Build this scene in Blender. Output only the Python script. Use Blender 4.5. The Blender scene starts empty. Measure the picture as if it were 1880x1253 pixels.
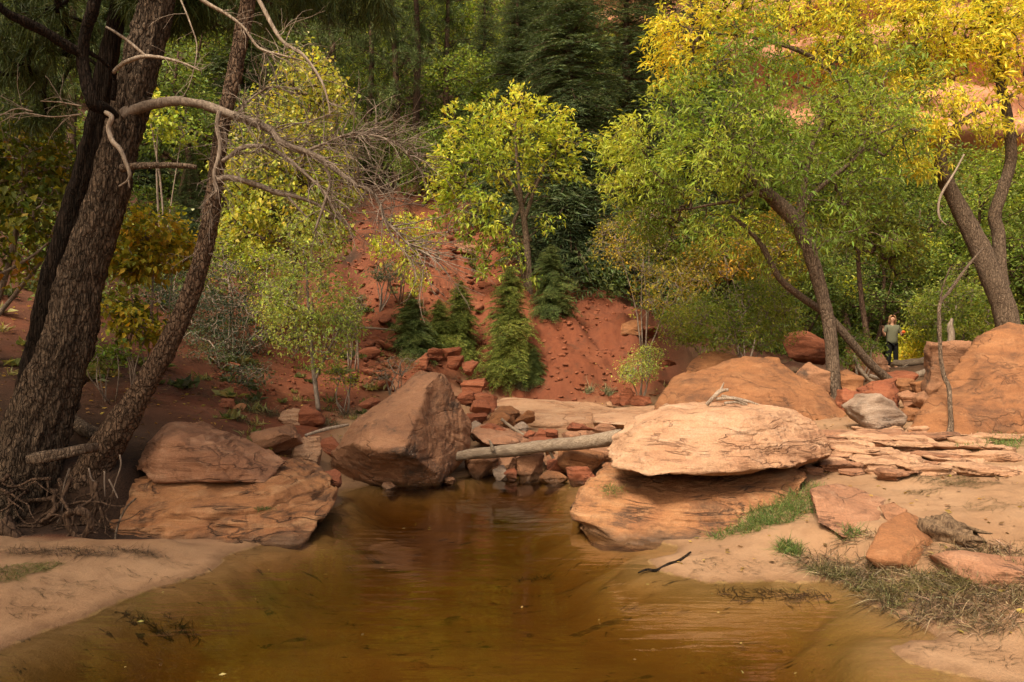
import bpy, bmesh, math, random
import numpy as np
from mathutils import Vector, noise as mnoise

C = bpy.context.scene
COL = C.collection
R = math.radians

# ------------------------------------------------------------------ camera
CAMZ, FPX, CX, CY = 1.7, 1400.0, 940.0, 626.5
cam_d = bpy.data.cameras.new("camera")
cam = bpy.data.objects.new("camera", cam_d); COL.objects.link(cam)
cam.location = (0, 0, CAMZ); cam.rotation_euler = (R(90), 0, 0)
cam_d.sensor_width = 36; cam_d.lens = 36 * FPX / 1880
cam_d.clip_start = 0.05; cam_d.clip_end = 800
C.camera = cam

# ------------------------------------------------------------------ light
SUN_EL, SUN_AZ = 50, -28          # azimuth: degrees from straight behind the camera, negative = to its left
w = bpy.data.worlds.new("World"); C.world = w; w.use_nodes = True
nt = w.node_tree; nt.nodes.clear()
sky = nt.nodes.new("ShaderNodeTexSky"); sky.sky_type = 'NISHITA'; sky.sun_disc = False
sky.sun_elevation = R(SUN_EL); sky.sun_rotation = R(180 - SUN_AZ)
sky.dust_density = 6; sky.air_density = 1.0; sky.ozone_density = 0.6
warm = nt.nodes.new("ShaderNodeMix"); warm.data_type = 'RGBA'; warm.blend_type = 'MULTIPLY'
warm.inputs[0].default_value = 1; warm.inputs[7].default_value = (1.0, 0.905, 0.73, 1)   # light bounced round a red rock canyon
bg = nt.nodes.new("ShaderNodeBackground"); bg.inputs[1].default_value = 0.15
wo = nt.nodes.new("ShaderNodeOutputWorld")
nt.links.new(sky.outputs[0], warm.inputs[6]); nt.links.new(warm.outputs[2], bg.inputs[0]); nt.links.new(bg.outputs[0], wo.inputs[0])
sl = bpy.data.lights.new("sun", 'SUN'); sl.energy = 2.3; sl.angle = R(12); sl.color = (1.0, 0.915, 0.77)
so = bpy.data.objects.new("sun", sl); COL.objects.link(so)
_d = Vector((math.sin(R(SUN_AZ)) * math.cos(R(SUN_EL)), -math.cos(R(SUN_AZ)) * math.cos(R(SUN_EL)), math.sin(R(SUN_EL))))
so.rotation_euler = _d.to_track_quat('Z', 'Y').to_euler(); so.location = _d * 40
C.view_settings.view_transform = 'Standard'; C.view_settings.look = 'None'
C.view_settings.exposure = 0.95; C.view_settings.gamma = 1.0
C.render.engine = 'CYCLES'
C.cycles.max_bounces = 8; C.cycles.transparent_max_bounces = 8; C.cycles.diffuse_bounces = 4
C.cycles.caustics_reflective = False; C.cycles.caustics_refractive = False

# ------------------------------------------------------------------ helpers
def P(px, py, Y):
    "photo pixel + distance in metres -> point of the place"
    return np.array([(px - CX) / FPX * Y, Y, CAMZ - (py - CY) / FPX * Y])
def sstep(a, b, x):
    t = np.clip((x - a) / (b - a), 0, 1); return t * t * (3 - 2 * t)

def _hash(ix, iy, iz, s):
    h = (ix * 374761393 + iy * 668265263 + iz * 2147483647 + s * 144665) & 0xffffffff
    h = ((h ^ (h >> 13)) * 1274126177) & 0xffffffff
    h = ((h ^ (h >> 16)) * 2246822519) & 0xffffffff
    return ((h ^ (h >> 15)) & 0xffff) / 32767.5 - 1.0
def vnoise(p, seed=0):
    p = np.asarray(p, float); i = np.floor(p).astype(np.int64); f = p - i
    u = f * f * f * (f * (f * 6 - 15) + 10); r = 0
    for dx in (0, 1):
        wx = u[:, 0] if dx else 1 - u[:, 0]
        for dy in (0, 1):
            wy = u[:, 1] if dy else 1 - u[:, 1]
            for dz in (0, 1):
                wz = u[:, 2] if dz else 1 - u[:, 2]
                r = r + wx * wy * wz * _hash(i[:, 0] + dx, i[:, 1] + dy, i[:, 2] + dz, seed)
    return r
def fbm(p, octv=4, seed=0, gain=0.5):
    r, a, q = 0, 1.0, np.asarray(p, float)
    for k in range(octv):
        r = r + a * vnoise(q, seed + k * 17); a *= gain; q = q * 2.03 + 3.7
    return r

def mesh_np(name, V, F, mat=None, smooth=True, tint=None):
    "mesh from arrays: V (n,3); F list of int arrays (each (m,k))"
    me = bpy.data.meshes.new(name)
    V = np.asarray(V, np.float32)
    F = [np.asarray(f, np.int32) for f in F if len(f)]
    loops = np.concatenate([f.ravel() for f in F]); tot = np.concatenate([np.full(len(f), f.shape[1], np.int32) for f in F])
    st = np.concatenate([[0], np.cumsum(tot)[:-1]]).astype(np.int32)
    me.vertices.add(len(V)); me.vertices.foreach_set("co", V.ravel())
    me.loops.add(len(loops)); me.loops.foreach_set("vertex_index", loops)
    me.polygons.add(len(tot)); me.polygons.foreach_set("loop_start", st); me.polygons.foreach_set("loop_total", tot)
    me.polygons.foreach_set("use_smooth", np.full(len(tot), smooth, bool))
    if tint is not None:
        a = me.attributes.new("tint", 'FLOAT_COLOR', 'FACE')
        t = np.ones((len(tot), 4), np.float32); t[:, :3] = tint; a.data.foreach_set("color", t.ravel())
    me.update(calc_edges=True); me.validate()
    if mat: me.materials.append(mat)
    return me

def link(name, me, parent=None, loc=(0, 0, 0)):
    o = bpy.data.objects.new(name, me); COL.objects.link(o); o.location = loc
    if parent: o.parent = parent
    return o
def tag(o, label=None, cat=None, group=None, kind=None):
    if label: o["label"] = label
    if cat: o["category"] = cat
    if group: o["group"] = group
    if kind: o["kind"] = kind
    return o
def empty(name, loc, label, cat, group=None):
    o = bpy.data.objects.new(name, None); COL.objects.link(o); o.location = loc; o.empty_display_size = 0.2
    return tag(o, label, cat, group)
def copy_tree(o, parent=None):
    c = o.copy(); COL.objects.link(c)
    if parent: c.parent = parent
    for ch in list(o.children): copy_tree(ch, c)
    return c

class MB:
    def __init__(s): s.V, s.Q, s.T, s.n, s.c = [], [], [], 0, []
    def add(s, V, Q=None, T=None):
        V = np.asarray(V, float).reshape(-1, 3)
        if Q is not None and len(Q): s.Q.append(np.asarray(Q) + s.n)
        if T is not None and len(T): s.T.append(np.asarray(T) + s.n)
        s.V.append(V); s.n += len(V)
    def mesh(s, name, mat, origin=(0, 0, 0), smooth=True, tint=None):
        F = []
        if s.Q: F.append(np.concatenate(s.Q))
        if s.T: F.append(np.concatenate(s.T))
        return mesh_np(name, np.concatenate(s.V) - np.asarray(origin), F, mat, smooth, tint)

def catmull(P_, n):
    P_ = np.asarray(P_, float); m = len(P_)
    if m < 3:
        t = np.linspace(0, 1, n)[:, None]; return P_[0] * (1 - t) + P_[-1] * t
    Q = np.vstack([2 * P_[0] - P_[1], P_, 2 * P_[-1] - P_[-2]])
    out = []
    for t in np.linspace(0, m - 1 - 1e-9, n):
        i = int(t); f = t - i; a, b, c, d = Q[i:i + 4]
        out.append(0.5 * (2 * b + (c - a) * f + (2 * a - 5 * b + 4 * c - d) * f * f + (3 * b - a - 3 * c + d) * f ** 3))
    return np.array(out)

def tube(mb, pts, rad, sides=6, bark=0.0, bseed=0, cap=True, bfreq=(1, 1)):
    pts = np.asarray(pts, float); rad = np.broadcast_to(np.asarray(rad, float), (len(pts),)); n = len(pts)
    T = np.gradient(pts, axis=0); T /= np.linalg.norm(T, axis=1)[:, None] + 1e-9
    a = np.array([0, 0, 1.0]) if abs(T[0][2]) < 0.8 else np.array([1.0, 0, 0])
    U = np.zeros_like(pts); u = np.cross(T[0], a); u /= np.linalg.norm(u); U[0] = u
    for k in range(1, n):
        u = u - T[k] * u.dot(T[k]); u /= np.linalg.norm(u) + 1e-9; U[k] = u
    W = np.cross(T, U)
    th = np.linspace(0, 2 * math.pi, sides, endpoint=False)
    c, s_ = np.cos(th), np.sin(th)
    rr = np.repeat(rad[:, None], sides, 1)
    if bark:
        L = np.concatenate([[0], np.cumsum(np.linalg.norm(np.diff(pts, axis=0), axis=1))])
        q = np.stack([np.repeat(c[None] * 3.2 * bfreq[0], n, 0), np.repeat(s_[None] * 3.2 * bfreq[0], n, 0), np.repeat(L[:, None] * 5 * bfreq[1], sides, 1)], -1).reshape(-1, 3)
        nz = fbm(q, 4, bseed, 0.6).reshape(n, sides)
        big = fbm(q * np.array([.3, .3, .25]), 2, bseed + 5).reshape(n, sides)
        rr = rr * (1 + bark * (np.abs(nz) * 2 - .7) + bark * 1.2 * big)
    V = pts[:, None] + rr[..., None] * (c[None, :, None] * U[:, None] + s_[None, :, None] * W[:, None])
    i = np.arange(n - 1)[:, None] * sides; j = np.arange(sides)[None]; j2 = (j + 1) % sides
    Q = np.stack([i + j, i + j2, i + sides + j2, i + sides + j], -1).reshape(-1, 4)
    V = V.reshape(-1, 3); Tr = None
    if cap:
        V = np.vstack([V, pts[0], pts[-1]]); b0, b1 = n * sides, n * sides + 1
        k = np.arange(sides); k2 = (k + 1) % sides; e = (n - 1) * sides
        Tr = np.vstack([np.stack([np.full(sides, b0), k2, k], -1), np.stack([np.full(sides, b1), e + k, e + k2], -1)])
    mb.add(V, Q, Tr)

# ------------------------------------------------------------------ materials
class NT:
    def __init__(s, name):
        s.m = bpy.data.materials.new(name); s.m.use_nodes = True; s.t = s.m.node_tree; s.t.nodes.clear()
        s.out = s.t.nodes.new("ShaderNodeOutputMaterial")
    def n(s, typ, ins=None, **kw):
        x = s.t.nodes.new("ShaderNode" + typ)
        for k, v in kw.items(): setattr(x, k, v)
        for k, v in (ins or {}).items(): s.set(x.inputs[k], v)
        return x
    def set(s, inp, v):
        if isinstance(v, bpy.types.NodeSocket): s.t.links.new(v, inp)
        elif isinstance(v, bpy.types.Node): s.t.links.new(v.outputs[0], inp)
        elif isinstance(v, (tuple, list)) and len(v) == 3 and inp.type == 'RGBA': inp.default_value = (*v, 1)
        else: inp.default_value = v
    def coord(s, scale=(1, 1, 1), rot=(0, 0, 0), world=False):
        src = s.n("NewGeometry").outputs["Position"] if world else s.n("TexCoord").outputs["Object"]
        return s.n("Mapping", {"Vector": src, "Scale": scale, "Rotation": rot}).outputs[0]
    def noise(s, vec, scale, detail=5, rough=0.55, dist=0):
        return s.n("TexNoise", {"Vector": vec, "Scale": scale, "Detail": detail, "Roughness": rough, "Distortion": dist}).outputs[0]
    def rng(s, v, a, b, c=0, d=1):
        return s.n("MapRange", {0: v, 1: a, 2: b, 3: c, 4: d}).outputs[0]
    def mix(s, f, a, b, mode='MIX'):
        x = s.n("Mix", data_type='RGBA', blend_type=mode); s.set(x.inputs[0], f); s.set(x.inputs[6], a); s.set(x.inputs[7], b); return x.outputs[2]
    def math(s, op, a, b=0.0):
        x = s.n("Math", operation=op); s.set(x.inputs[0], a); s.set(x.inputs[1], b); return x.outputs[0]
    def bump(s, h, strength=0.5, dist=0.02, normal=None):
        x = s.n("Bump", {"Height": h, "Strength": strength, "Distance": dist})
        if normal is not None: s.set(x.inputs["Normal"], normal)
        return x.outputs[0]
    def bsdf(s, col, rough=0.85, normal=None, spec=0.3, **kw):
        b = s.n("BsdfPrincipled", {"Base Color": col, "Roughness": rough, "Specular IOR Level": spec, **kw})
        if normal is not None: s.set(b.inputs["Normal"], normal)
        s.t.links.new(b.outputs[0], s.out.inputs[0]); return b
    def attr(s, name, out=0):
        return s.n("Attribute", attribute_name=name).outputs[out]

def rock_mat(name, c1, c2, light, dark, strata=0.5, tilt=0.1, varnish=0.5, specks=0.0, wet=True, sfreq=9):
    m = NT(name); co = m.coord()
    big = m.noise(co, 1.6, 6, .6, .4); mid = m.noise(co, 6, 7, .65); fine = m.noise(co, 70, 4, .7)
    cs = m.coord((1.2, 1.2, sfreq), (tilt, tilt * .7, 0)); st = m.noise(cs, 1.5, 7, .65, .5)
    col = m.mix(m.rng(big, .35, .65), c1, c2)
    col = m.mix(m.math('MULTIPLY', m.rng(st, .52, .68), strata), col, light)
    col = m.mix(m.math('MULTIPLY', m.rng(st, .46, .36), strata * .9), col, dark)
    col = m.mix(m.math('MULTIPLY', m.rng(mid, .55, .7), .45), col, light)
    v = m.noise(m.coord((1, 1, 1.3)), 1.9, 9, .68, .3)
    col = m.mix(m.math('MULTIPLY', m.rng(v, .53, .64), varnish), col, dark)
    if specks:
        vo = m.n("TexVoronoi", {"Vector": co, "Scale": 30.0, "Randomness": 1.0}).outputs[0]
        msk = m.math('MULTIPLY', m.math('LESS_THAN', m.math('ADD', vo, m.math('MULTIPLY', mid, .25)), .31), m.rng(m.noise(co, 1.4, 3), .56, .66))
        col = m.mix(m.math('MULTIPLY', msk, specks), col, (.55, .5, .42))
    col = m.mix(.5, col, m.mix(m.rng(fine, .3, .7), (.55, .55, .55), (1.3, 1.3, 1.3)), 'MULTIPLY')
    rough = .88
    if wet:
        z = m.n("SeparateXYZ", {0: m.n("NewGeometry").outputs["Position"]}).outputs[2]
        zz = m.math('ADD', z, m.math('MULTIPLY', m.math('SUBTRACT', m.noise(co, 5, 5), .5), .22))
        wf = m.rng(zz, .10, .02)
        col = m.mix(m.math('MULTIPLY', wf, .75), col, (.05, .03, .016)); rough = m.rng(wf, 0, 1, .88, .45)
    # a few thin cracks
    ck = m.n("TexVoronoi", {"Vector": m.mix(.2, m.coord((.8, .8, 2.0), (.3, .2, .3)), m.n("TexNoise", {"Vector": co, "Scale": 2.2, "Detail": 6.0}).outputs[1], 'LINEAR_LIGHT'), "Scale": .9}, feature='DISTANCE_TO_EDGE').outputs[0]
    ckm = m.rng(m.noise(co, 1.1, 3), .52, .6)
    st2 = m.noise(m.coord((.6, .6, sfreq * 3), (tilt, tilt * .7, 0)), 1.2, 4, .6, .3)
    # bedding partings: narrow dark lines that follow the strata
    pn = m.noise(m.coord((.8, .8, sfreq * .45), (tilt, tilt * .7, 0)), 1.3, 4, .55, .9)
    ln = m.rng(m.math('ABSOLUTE', m.math('SUBTRACT', pn, .5)), 0, .014, 1, 0)
    ln = m.math('MULTIPLY', ln, m.rng(m.noise(co, 1.7, 4), .45, .55))
    col = m.mix(m.math('MULTIPLY', ln, min(.8, strata + .15)), col, dark)
    h = m.math('ADD', m.math('MULTIPLY', mid, .8), m.math('MULTIPLY', st, .9))
    h = m.math('ADD', h, m.math('MULTIPLY', fine, .16))
    h = m.math('ADD', h, m.math('MULTIPLY', m.math('MULTIPLY', m.rng(ck, 0, .02, -1, 0), ckm), .4))
    h = m.math('ADD', h, m.math('MULTIPLY', st2, strata * .7))
    h = m.math('SUBTRACT', h, m.math('MULTIPLY', ln, .6 * strata + .1))
    m.bsdf(col, rough, m.bump(h, .85, .045)); return m.m

def bark_mat(name, a, b, sc=(9, 9, 1.6), strength=1.0):
    m = NT(name); co = m.coord(sc)
    wv = m.mix(.35, co, m.n("TexNoise", {"Vector": co, "Scale": .9, "Detail": 4.0}).outputs[1], 'LINEAR_LIGHT')
    vo = m.n("TexVoronoi", {"Vector": wv, "Scale": 3.2}, feature='DISTANCE_TO_EDGE').outputs[0]
    n1 = m.noise(co, 2.2, 8, .7, .6); n2 = m.noise(m.coord(), 34, 5, .7)
    f = m.math('ADD', m.math('MULTIPLY', n1, .55), m.math('MULTIPLY', n2, .45)); fur = m.rng(vo, .0, .16)
    col = m.mix(m.rng(f, .36, .62), a, b); col = m.mix(m.math('MULTIPLY', m.rng(n2, .55, .68), .5), col, tuple(min(1, x * 1.5) for x in b))
    col = m.mix(m.rng(vo, .11, .0, 0, .6), col, tuple(x * .5 for x in a))
    m.bsdf(col, .95, m.bump(m.math('ADD', f, m.math('MULTIPLY', fur, .7)), strength, .03), .12); return m.m

def wood_mat(name, a, b, sc, strength=.5):
    m = NT(name); n1 = m.noise(m.coord(sc), 2.2, 8, .68, .8); n2 = m.noise(m.coord(), 5, 6, .65)
    col = m.mix(m.rng(n1, .36, .64), a, b); col = m.mix(m.math('MULTIPLY', m.rng(n2, .52, .68), .45), col, tuple(x * .6 for x in a))
    m.bsdf(col, .9, m.bump(n1, strength, .02), .15); return m.m

def leaf_mat(name, transl=0.35, gain=(1, 1, 1), rough=.55):
    m = NT(name); t = m.mix(1.0, m.attr("tint"), gain, 'MULTIPLY')
    p = m.n("BsdfPrincipled", {"Base Color": t, "Roughness": rough, "Specular IOR Level": .25})
    tr = m.n("BsdfTranslucent", {0: m.mix(1.0, t, (1.25, 1.15, .6), 'MULTIPLY')})
    mx = m.n("MixShader", {0: transl, 1: p.outputs[0], 2: tr.outputs[0]})
    m.t.links.new(mx.outputs[0], m.out.inputs[0]); return m.m

def flat_mat(name, col, rough=.8, bumpy=0.3, sc=40, var=.3):
    m = NT(name); n = m.noise(m.coord(), sc, 5, .6)
    c = m.mix(m.rng(n, .3, .7), tuple(x * (1 - var) for x in col), tuple(min(1, x * (1 + var)) for x in col))
    m.bsdf(c, rough, m.bump(n, bumpy, .01)); return m.m

M = {}
M['rock_orange'] = rock_mat("orange_sandstone", (.26, .112, .045), (.185, .078, .033), (.35, .18, .085), (.07, .035, .02), .4, .15, .6, 0, True, 5)
M['rock_brown'] = rock_mat("varnished_sandstone", (.27, .132, .068), (.19, .09, .048), (.34, .185, .10), (.055, .036, .025), .3, .5, .9, .6, True, 4)
M['rock_pale'] = rock_mat("pale_sandstone", (.40, .24, .14), (.34, .18, .098), (.48, .325, .215), (.17, .078, .042), .6, .12, .12, 0, True, 9)
M['rock_pink'] = rock_mat("pink_sandstone", (.29, .145, .08), (.23, .105, .055), (.37, .225, .14), (.09, .043, .025), .6, .12, .35, 0, True, 8)
M['rock_base'] = rock_mat("bedded_sandstone", (.30, .142, .06), (.235, .10, .043), (.39, .22, .11), (.06, .034, .021), .85, .08, .65, 0, True, 10)
M['rock_red'] = rock_mat("red_sandstone", (.235, .076, .034), (.18, .054, .025), (.31, .13, .066), (.06, .026, .016), .4, .2, .3, 0, True, 7)
M['rock_tan'] = rock_mat("grey_tan_sandstone", (0.277, 0.203, 0.148), (0.224, 0.147, 0.101), (0.343, 0.280, 0.226), (0.086, 0.052, 0.035), .6, .9, .25, 0, True, 6)
M['cliff'] = rock_mat("canyon_cliff_rock", (.46, .22, .12), (.40, .17, .09), (.55, .34, .22), (.20, .085, .05), .6, .02, .35, 0, False, .5)
M['bark'] = bark_mat("furrowed_bark", (.023, .016, .011), (.175, .122, .082), (12, 12, 2.6))
M['bark_dark'] = bark_mat("dark_bark", (0.008, 0.006, 0.004), (0.040, 0.026, 0.018), (14, 14, 1.0))
M['bark_slim'] = bark_mat("scaly_bark", (0.040, 0.024, 0.016), (0.192, 0.124, 0.080), (10, 10, 4))
M['stump'] = wood_mat("rotten_wood", (.05, .03, .018), (.22, .145, .085), (18, 18, 4), .9)
M['bark_grey'] = bark_mat("grey_brown_bark", (0.060, 0.040, 0.027), (0.200, 0.144, 0.100), (12, 12, 2.5), .7)
M['bark_red'] = bark_mat("far_bark", (0.040, 0.024, 0.016), (0.128, 0.080, 0.052), (6, 6, 1.5), .7)
M['twig'] = wood_mat("dry_twig_bark", (0.11, 0.08, 0.06), (0.30, 0.235, 0.18), (20, 20, 5), .5)
M['dead'] = wood_mat("bleached_wood", (0.160, 0.116, 0.080), (0.400, 0.320, 0.248), (25, 25, 3), .6)
M['log'] = wood_mat("grey_log_wood", (.13, .09, .06), (.30, .235, .17), (3, 30, 30), .6)
M['leaf'] = leaf_mat("leaves", .45)
M['needle'] = leaf_mat("needles", .15, (1, 1, 1), .6)
M['grass'] = leaf_mat("grass_blades", .25)
# ------------------------------------------------------------------ terrain
def W(px, py): # pixel of a point lying on the water level
    Y = CAMZ * FPX / (py - CY); return ((px - CX) / FPX * Y, Y)
POOL = np.array([(-7, -4), (-5.5, 2.0), (-4.2, 3.4), W(-60, 1225), W(0, 1193), W(70, 1163), W(150, 1133), W(220, 1106), W(290, 1083), W(350, 1064), W(395, 1048), W(418, 1030),
    W(440, 1016), W(480, 1002), W(545, 985), W(590, 955), W(612, 925), W(628, 899), W(700, 886), W(800, 884), W(860, 876), W(935, 868), W(1000, 868), W(1060, 880),
    W(1085, 930), W(1110, 960), W(1180, 988), W(1235, 1005), W(1195, 1030), W(1215, 1050), W(1290, 1070), W(1385, 1073), W(1475, 1076), W(1515, 1070), W(1560, 1082), W(1600, 1110),
    W(1650, 1138), W(1680, 1152), W(1690, 1168), W(1640, 1172), W(1612, 1186), W(1640, 1206), W(1690, 1228), W(1770, 1250), (3.2, 2.9), (4.5, 1.5), (6, -4)], float)
def pool_sd(x, y):
    "signed distance to the shoreline, negative in the pool"
    q = np.stack([x, y], -1); a = POOL; b = np.roll(POOL, -1, 0)
    dm = np.full(len(q), 1e9); ins = np.zeros(len(q), bool)
    for p0, p1 in zip(a, b):
        e = p1 - p0; t = np.clip(((q - p0) @ e) / (e @ e), 0, 1)
        dm = np.minimum(dm, np.linalg.norm(q - p0 - t[:, None] * e, axis=1))
        c = (p0[1] > q[:, 1]) != (p1[1] > q[:, 1])
        with np.errstate(divide='ignore', invalid='ignore'):
            ins ^= c & (q[:, 0] < (p1[0] - p0[0]) * (q[:, 1] - p0[1]) / (p1[1] - p0[1] + 1e-12) + p0[0])
    return np.where(ins, -dm, dm)
CP = np.array([
 (-3, 4.2, .06), (-3, 5, .10), (-2.6, 5.9, .10), (-3.2, 5.7, .12), (-4, 5.4, .16), (-5, 4, .2), (-7, 4, .5), (-4.6, 6.05, .12), (-3.6, 6.1, .10), (-4.2, 6.6, .55), (-4.2, 7.0, .66), (-3.6, 6.8, .45), (-3.6, 7.5, .55), (-5.2, 6.5, .6), (-7, 6.8, 1.3),
 (-4.2, 8.5, 1.0), (-6.1, 12, 2.3), (-3.9, 10, .9), (-4.8, 12.5, 1.65), (-6.6, 17, 3.3), (-3.3, 11.5, .77), (-2.5, 12, .6), (-2.4, 9.5, .35), (-1.9, 10.5, .42),
 (-.3, 9.8, .03), (.6, 9.8, .03), (0, 10.4, .12), (.8, 10.4, .14), (1.0, 8.6, .05), (0, 11, .36), (1, 12, .36), (1.5, 15, .42), (0, 15, .42), (3, 14, .5), (2.2, 12.5, .42),
 (-.5, 15.8, .6), (1.8, 15.8, .55), (1.4, 17.5, 1.75), (-.5, 17.5, 1.85), (-1.7, 13.5, 1.0), (-2.2, 17, 2.0), (-3.8, 22, 3.7), (-5, 29, 6.9), (-1.4, 25, 4.9), (2.5, 22, 3.0), (3.3, 18, 1.5), (-8, 24, 5.2), (-10, 30, 8.5),
 (9, 22, .85), (11, 23.5, .9), (13, 27, 1.2), (8, 19, .85), (4.2, 17, 1.1), (6, 20, 1.2), (15, 32, 3.6), (11, 31, 3.3), (8, 27, 2.6), (20, 30, 4.0),
 (3, 7, .38), (4.3, 6.7, .42), (4.6, 9.3, .55), (6, 9, .6), (6.8, 13.4, .8), (8, 12, .8), (5, 12, .66), (3.2, 9, .5), (2.6, 10.5, .46), (8, 16, .85), (10, 18, 1.0),
 (3.4, 5, .16), (4.5, 5, .28), (3.4, 6, .3), (3, 4.3, .08), (2.8, 4.1, .05), (4, 3.5, .15), (6, 5, .5), (1.5, 5.8, .05), (2.1, 5.7, .08), (2.6, 6.0, .2), (1.9, 6.5, .12),
 (0, 36, 11), (8, 36, 7), (-8, 38, 13), (16, 40, 7.5), (0, 45, 18.5), (12, 46, 12), (-12, 46, 20), (25, 44, 8.5), (0, 60, 30), (30, 58, 11), (-30, 60, 36), (60, 60, 13), (0, 90, 44), (50, 90, 16), (-50, 90, 55),
 (-12, 12, 4.6), (-12, 6, 3.2), (-20, 10, 9), (-16, 25, 9.5), (-30, 20, 16), (-40, 40, 28), (-12, -5, 2), (-25, -8, 6), (-60, 0, 22),
 (14, 8, 1.2), (25, 20, 5), (25, 10, 4), (32, 40, 8.5), (45, 25, 9), (14, -5, 1.5), (60, 10, 20), (0, -14, 1.5), (0, -30, 4), (40, -20, 10), (-40, -25, 14)], float)
def _kern(d): return d
_A = np.zeros((len(CP) + 3, len(CP) + 3)); _n = len(CP)
_A[:_n, :_n] = _kern(np.linalg.norm(CP[:, None, :2] - CP[None, :, :2], axis=-1)) - np.eye(_n) * 0.25
_A[:_n, _n] = 1; _A[:_n, _n + 1:] = CP[:, :2]; _A[_n:, :_n] = _A[:_n, _n:].T
_wt = np.linalg.solve(_A, np.concatenate([CP[:, 2], np.zeros(3)]))
def H(x, y, detail=True, ret_sd=False):
    x = np.atleast_1d(np.asarray(x, float)); y = np.atleast_1d(np.asarray(y, float)); z = np.empty_like(x)
    for s in range(0, len(x), 20000):
        xs, ys = x[s:s + 20000], y[s:s + 20000]
        z[s:s + 20000] = _kern(np.hypot(xs[:, None] - CP[:, 0], ys[:, None] - CP[:, 1])) @ _wt[:_n] + _wt[_n] + _wt[_n + 1] * xs + _wt[_n + 2] * ys
    sd = np.full(len(x), 50.0); near = (y < 14) & (np.abs(x) < 9)
    if near.any(): sd[near] = pool_sd(x[near], y[near])
    q = np.stack([x, y, z * 0], -1)
    if detail:
        rough = sstep(11, 17, y) + .25
        gul = np.abs(vnoise(np.stack([x * .75 + y * .18, y * .12, z * 0], -1), 77)) + .5 * np.abs(vnoise(np.stack([x * 2.1 + y * .3, y * .25, z * 0], -1), 78))
        z = z + (gul - .35) * .42 * sstep(14.5, 18, y) * np.maximum(sstep(5, 3, x), sstep(27, 30, y)) + np.round(fbm(q * .7, 3, 79) * 4) * .05 * sstep(14, 17, y)
        z = z + fbm(q * .55, 3, 3) * .22 * sstep(10, 20, y) * np.maximum(.15, np.maximum(sstep(5, 3, x), sstep(27, 31, y))) + fbm(q * 2.2, 4, 7) * .05 * rough + fbm(q * 9, 3, 9) * .012 * (rough + .4) + fbm(q * 3.3, 3, 10) * .018
        cut = sstep(-2.55, -2.95, x) * sstep(6.95, 6.5, y) * sstep(5.85, 6.05, y); z = z * (1 - cut) + (.10 + .03 * fbm(q * 3, 2, 5)) * cut
        c2 = sstep(-3.6, -3.3, x) * sstep(-1.2, -1.5, x) * sstep(6.0, 6.25, y) * sstep(8.3, 7.8, y); z = z * (1 - c2) + .02 * c2
        # eroded cut at the foot of the red bank
        z = z + .35 * sstep(15.4, 16.6, y + fbm(q * .8, 3, 21) * .5) * sstep(22, 17.5, y) * sstep(5, 2.5, np.abs(x - .4))
    sd2 = sd + (fbm(q * 2.1, 3, 31) * .08 if detail else 0)
    shore = .012 + np.maximum(z, .015) * sstep(0, .75, sd2) + np.minimum(.02, np.maximum(sd2, 0) * .2)
    bed = -.012 - .05 * sstep(0, .4, -sd2) - .30 * sstep(.08, .75, -sd2)
    if detail: bed = bed + fbm(q * np.array([1.2, 3.2, 1]), 3, 41) * .025 * sstep(0, .4, -sd2)
    z = np.where(sd2 > 0, np.where(sd < 3, shore, z), bed)
    z = np.where(sd > 3, np.maximum(z, .03), z)
    return (z, sd2) if ret_sd else z
def G(px, Y, dz=0.0):
    x = (px - CX) / FPX * Y; return np.array([x, Y, H(x, Y)[0] + dz])
def ghit(px, py, y0=3.0, y1=70.0):
    "where the ray through a pixel meets the ground"
    Y = np.linspace(y0, y1, 2500); x = (px - CX) / FPX * Y; z = CAMZ - (py - CY) / FPX * Y
    k = np.argmax(H(x, Y) >= z); return np.array([x[k], Y[k], H(x[k], Y[k])[0]])

def axis(parts):
    out = []
    for a, b, s0, s1 in parts:
        t = a
        while t < b: out.append(t); f = (t - a) / (b - a); t += s0 * (1 - f) + s1 * f
    return np.array(out + [parts[-1][1]])
ys = axis([(-40, 2.5, 4, .2), (2.5, 10, .035, .05), (10, 20, .05, .12), (20, 40, .12, .5), (40, 120, .5, 6)])
xh = axis([(0, 4.5, .04, .05), (4.5, 9, .05, .12), (9, 20, .12, .5), (20, 110, .5, 9)])
xs = np.concatenate([-xh[:0:-1], xh])
gx, gy = np.meshgrid(xs, ys); gx, gy = gx.ravel(), gy.ravel(); gz, gsd = H(gx, gy, True, True)
nx, ny = len(xs), len(ys)
ii = (np.arange(ny - 1)[:, None] * nx + np.arange(nx - 1)[None]).ravel()
gme = mesh_np("ground", np.stack([gx, gy, gz], -1), [np.stack([ii, ii + 1, ii + nx + 1, ii + nx], -1)])
sd = gsd
gq = np.stack([gx, gy, gz * 0], -1)
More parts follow.
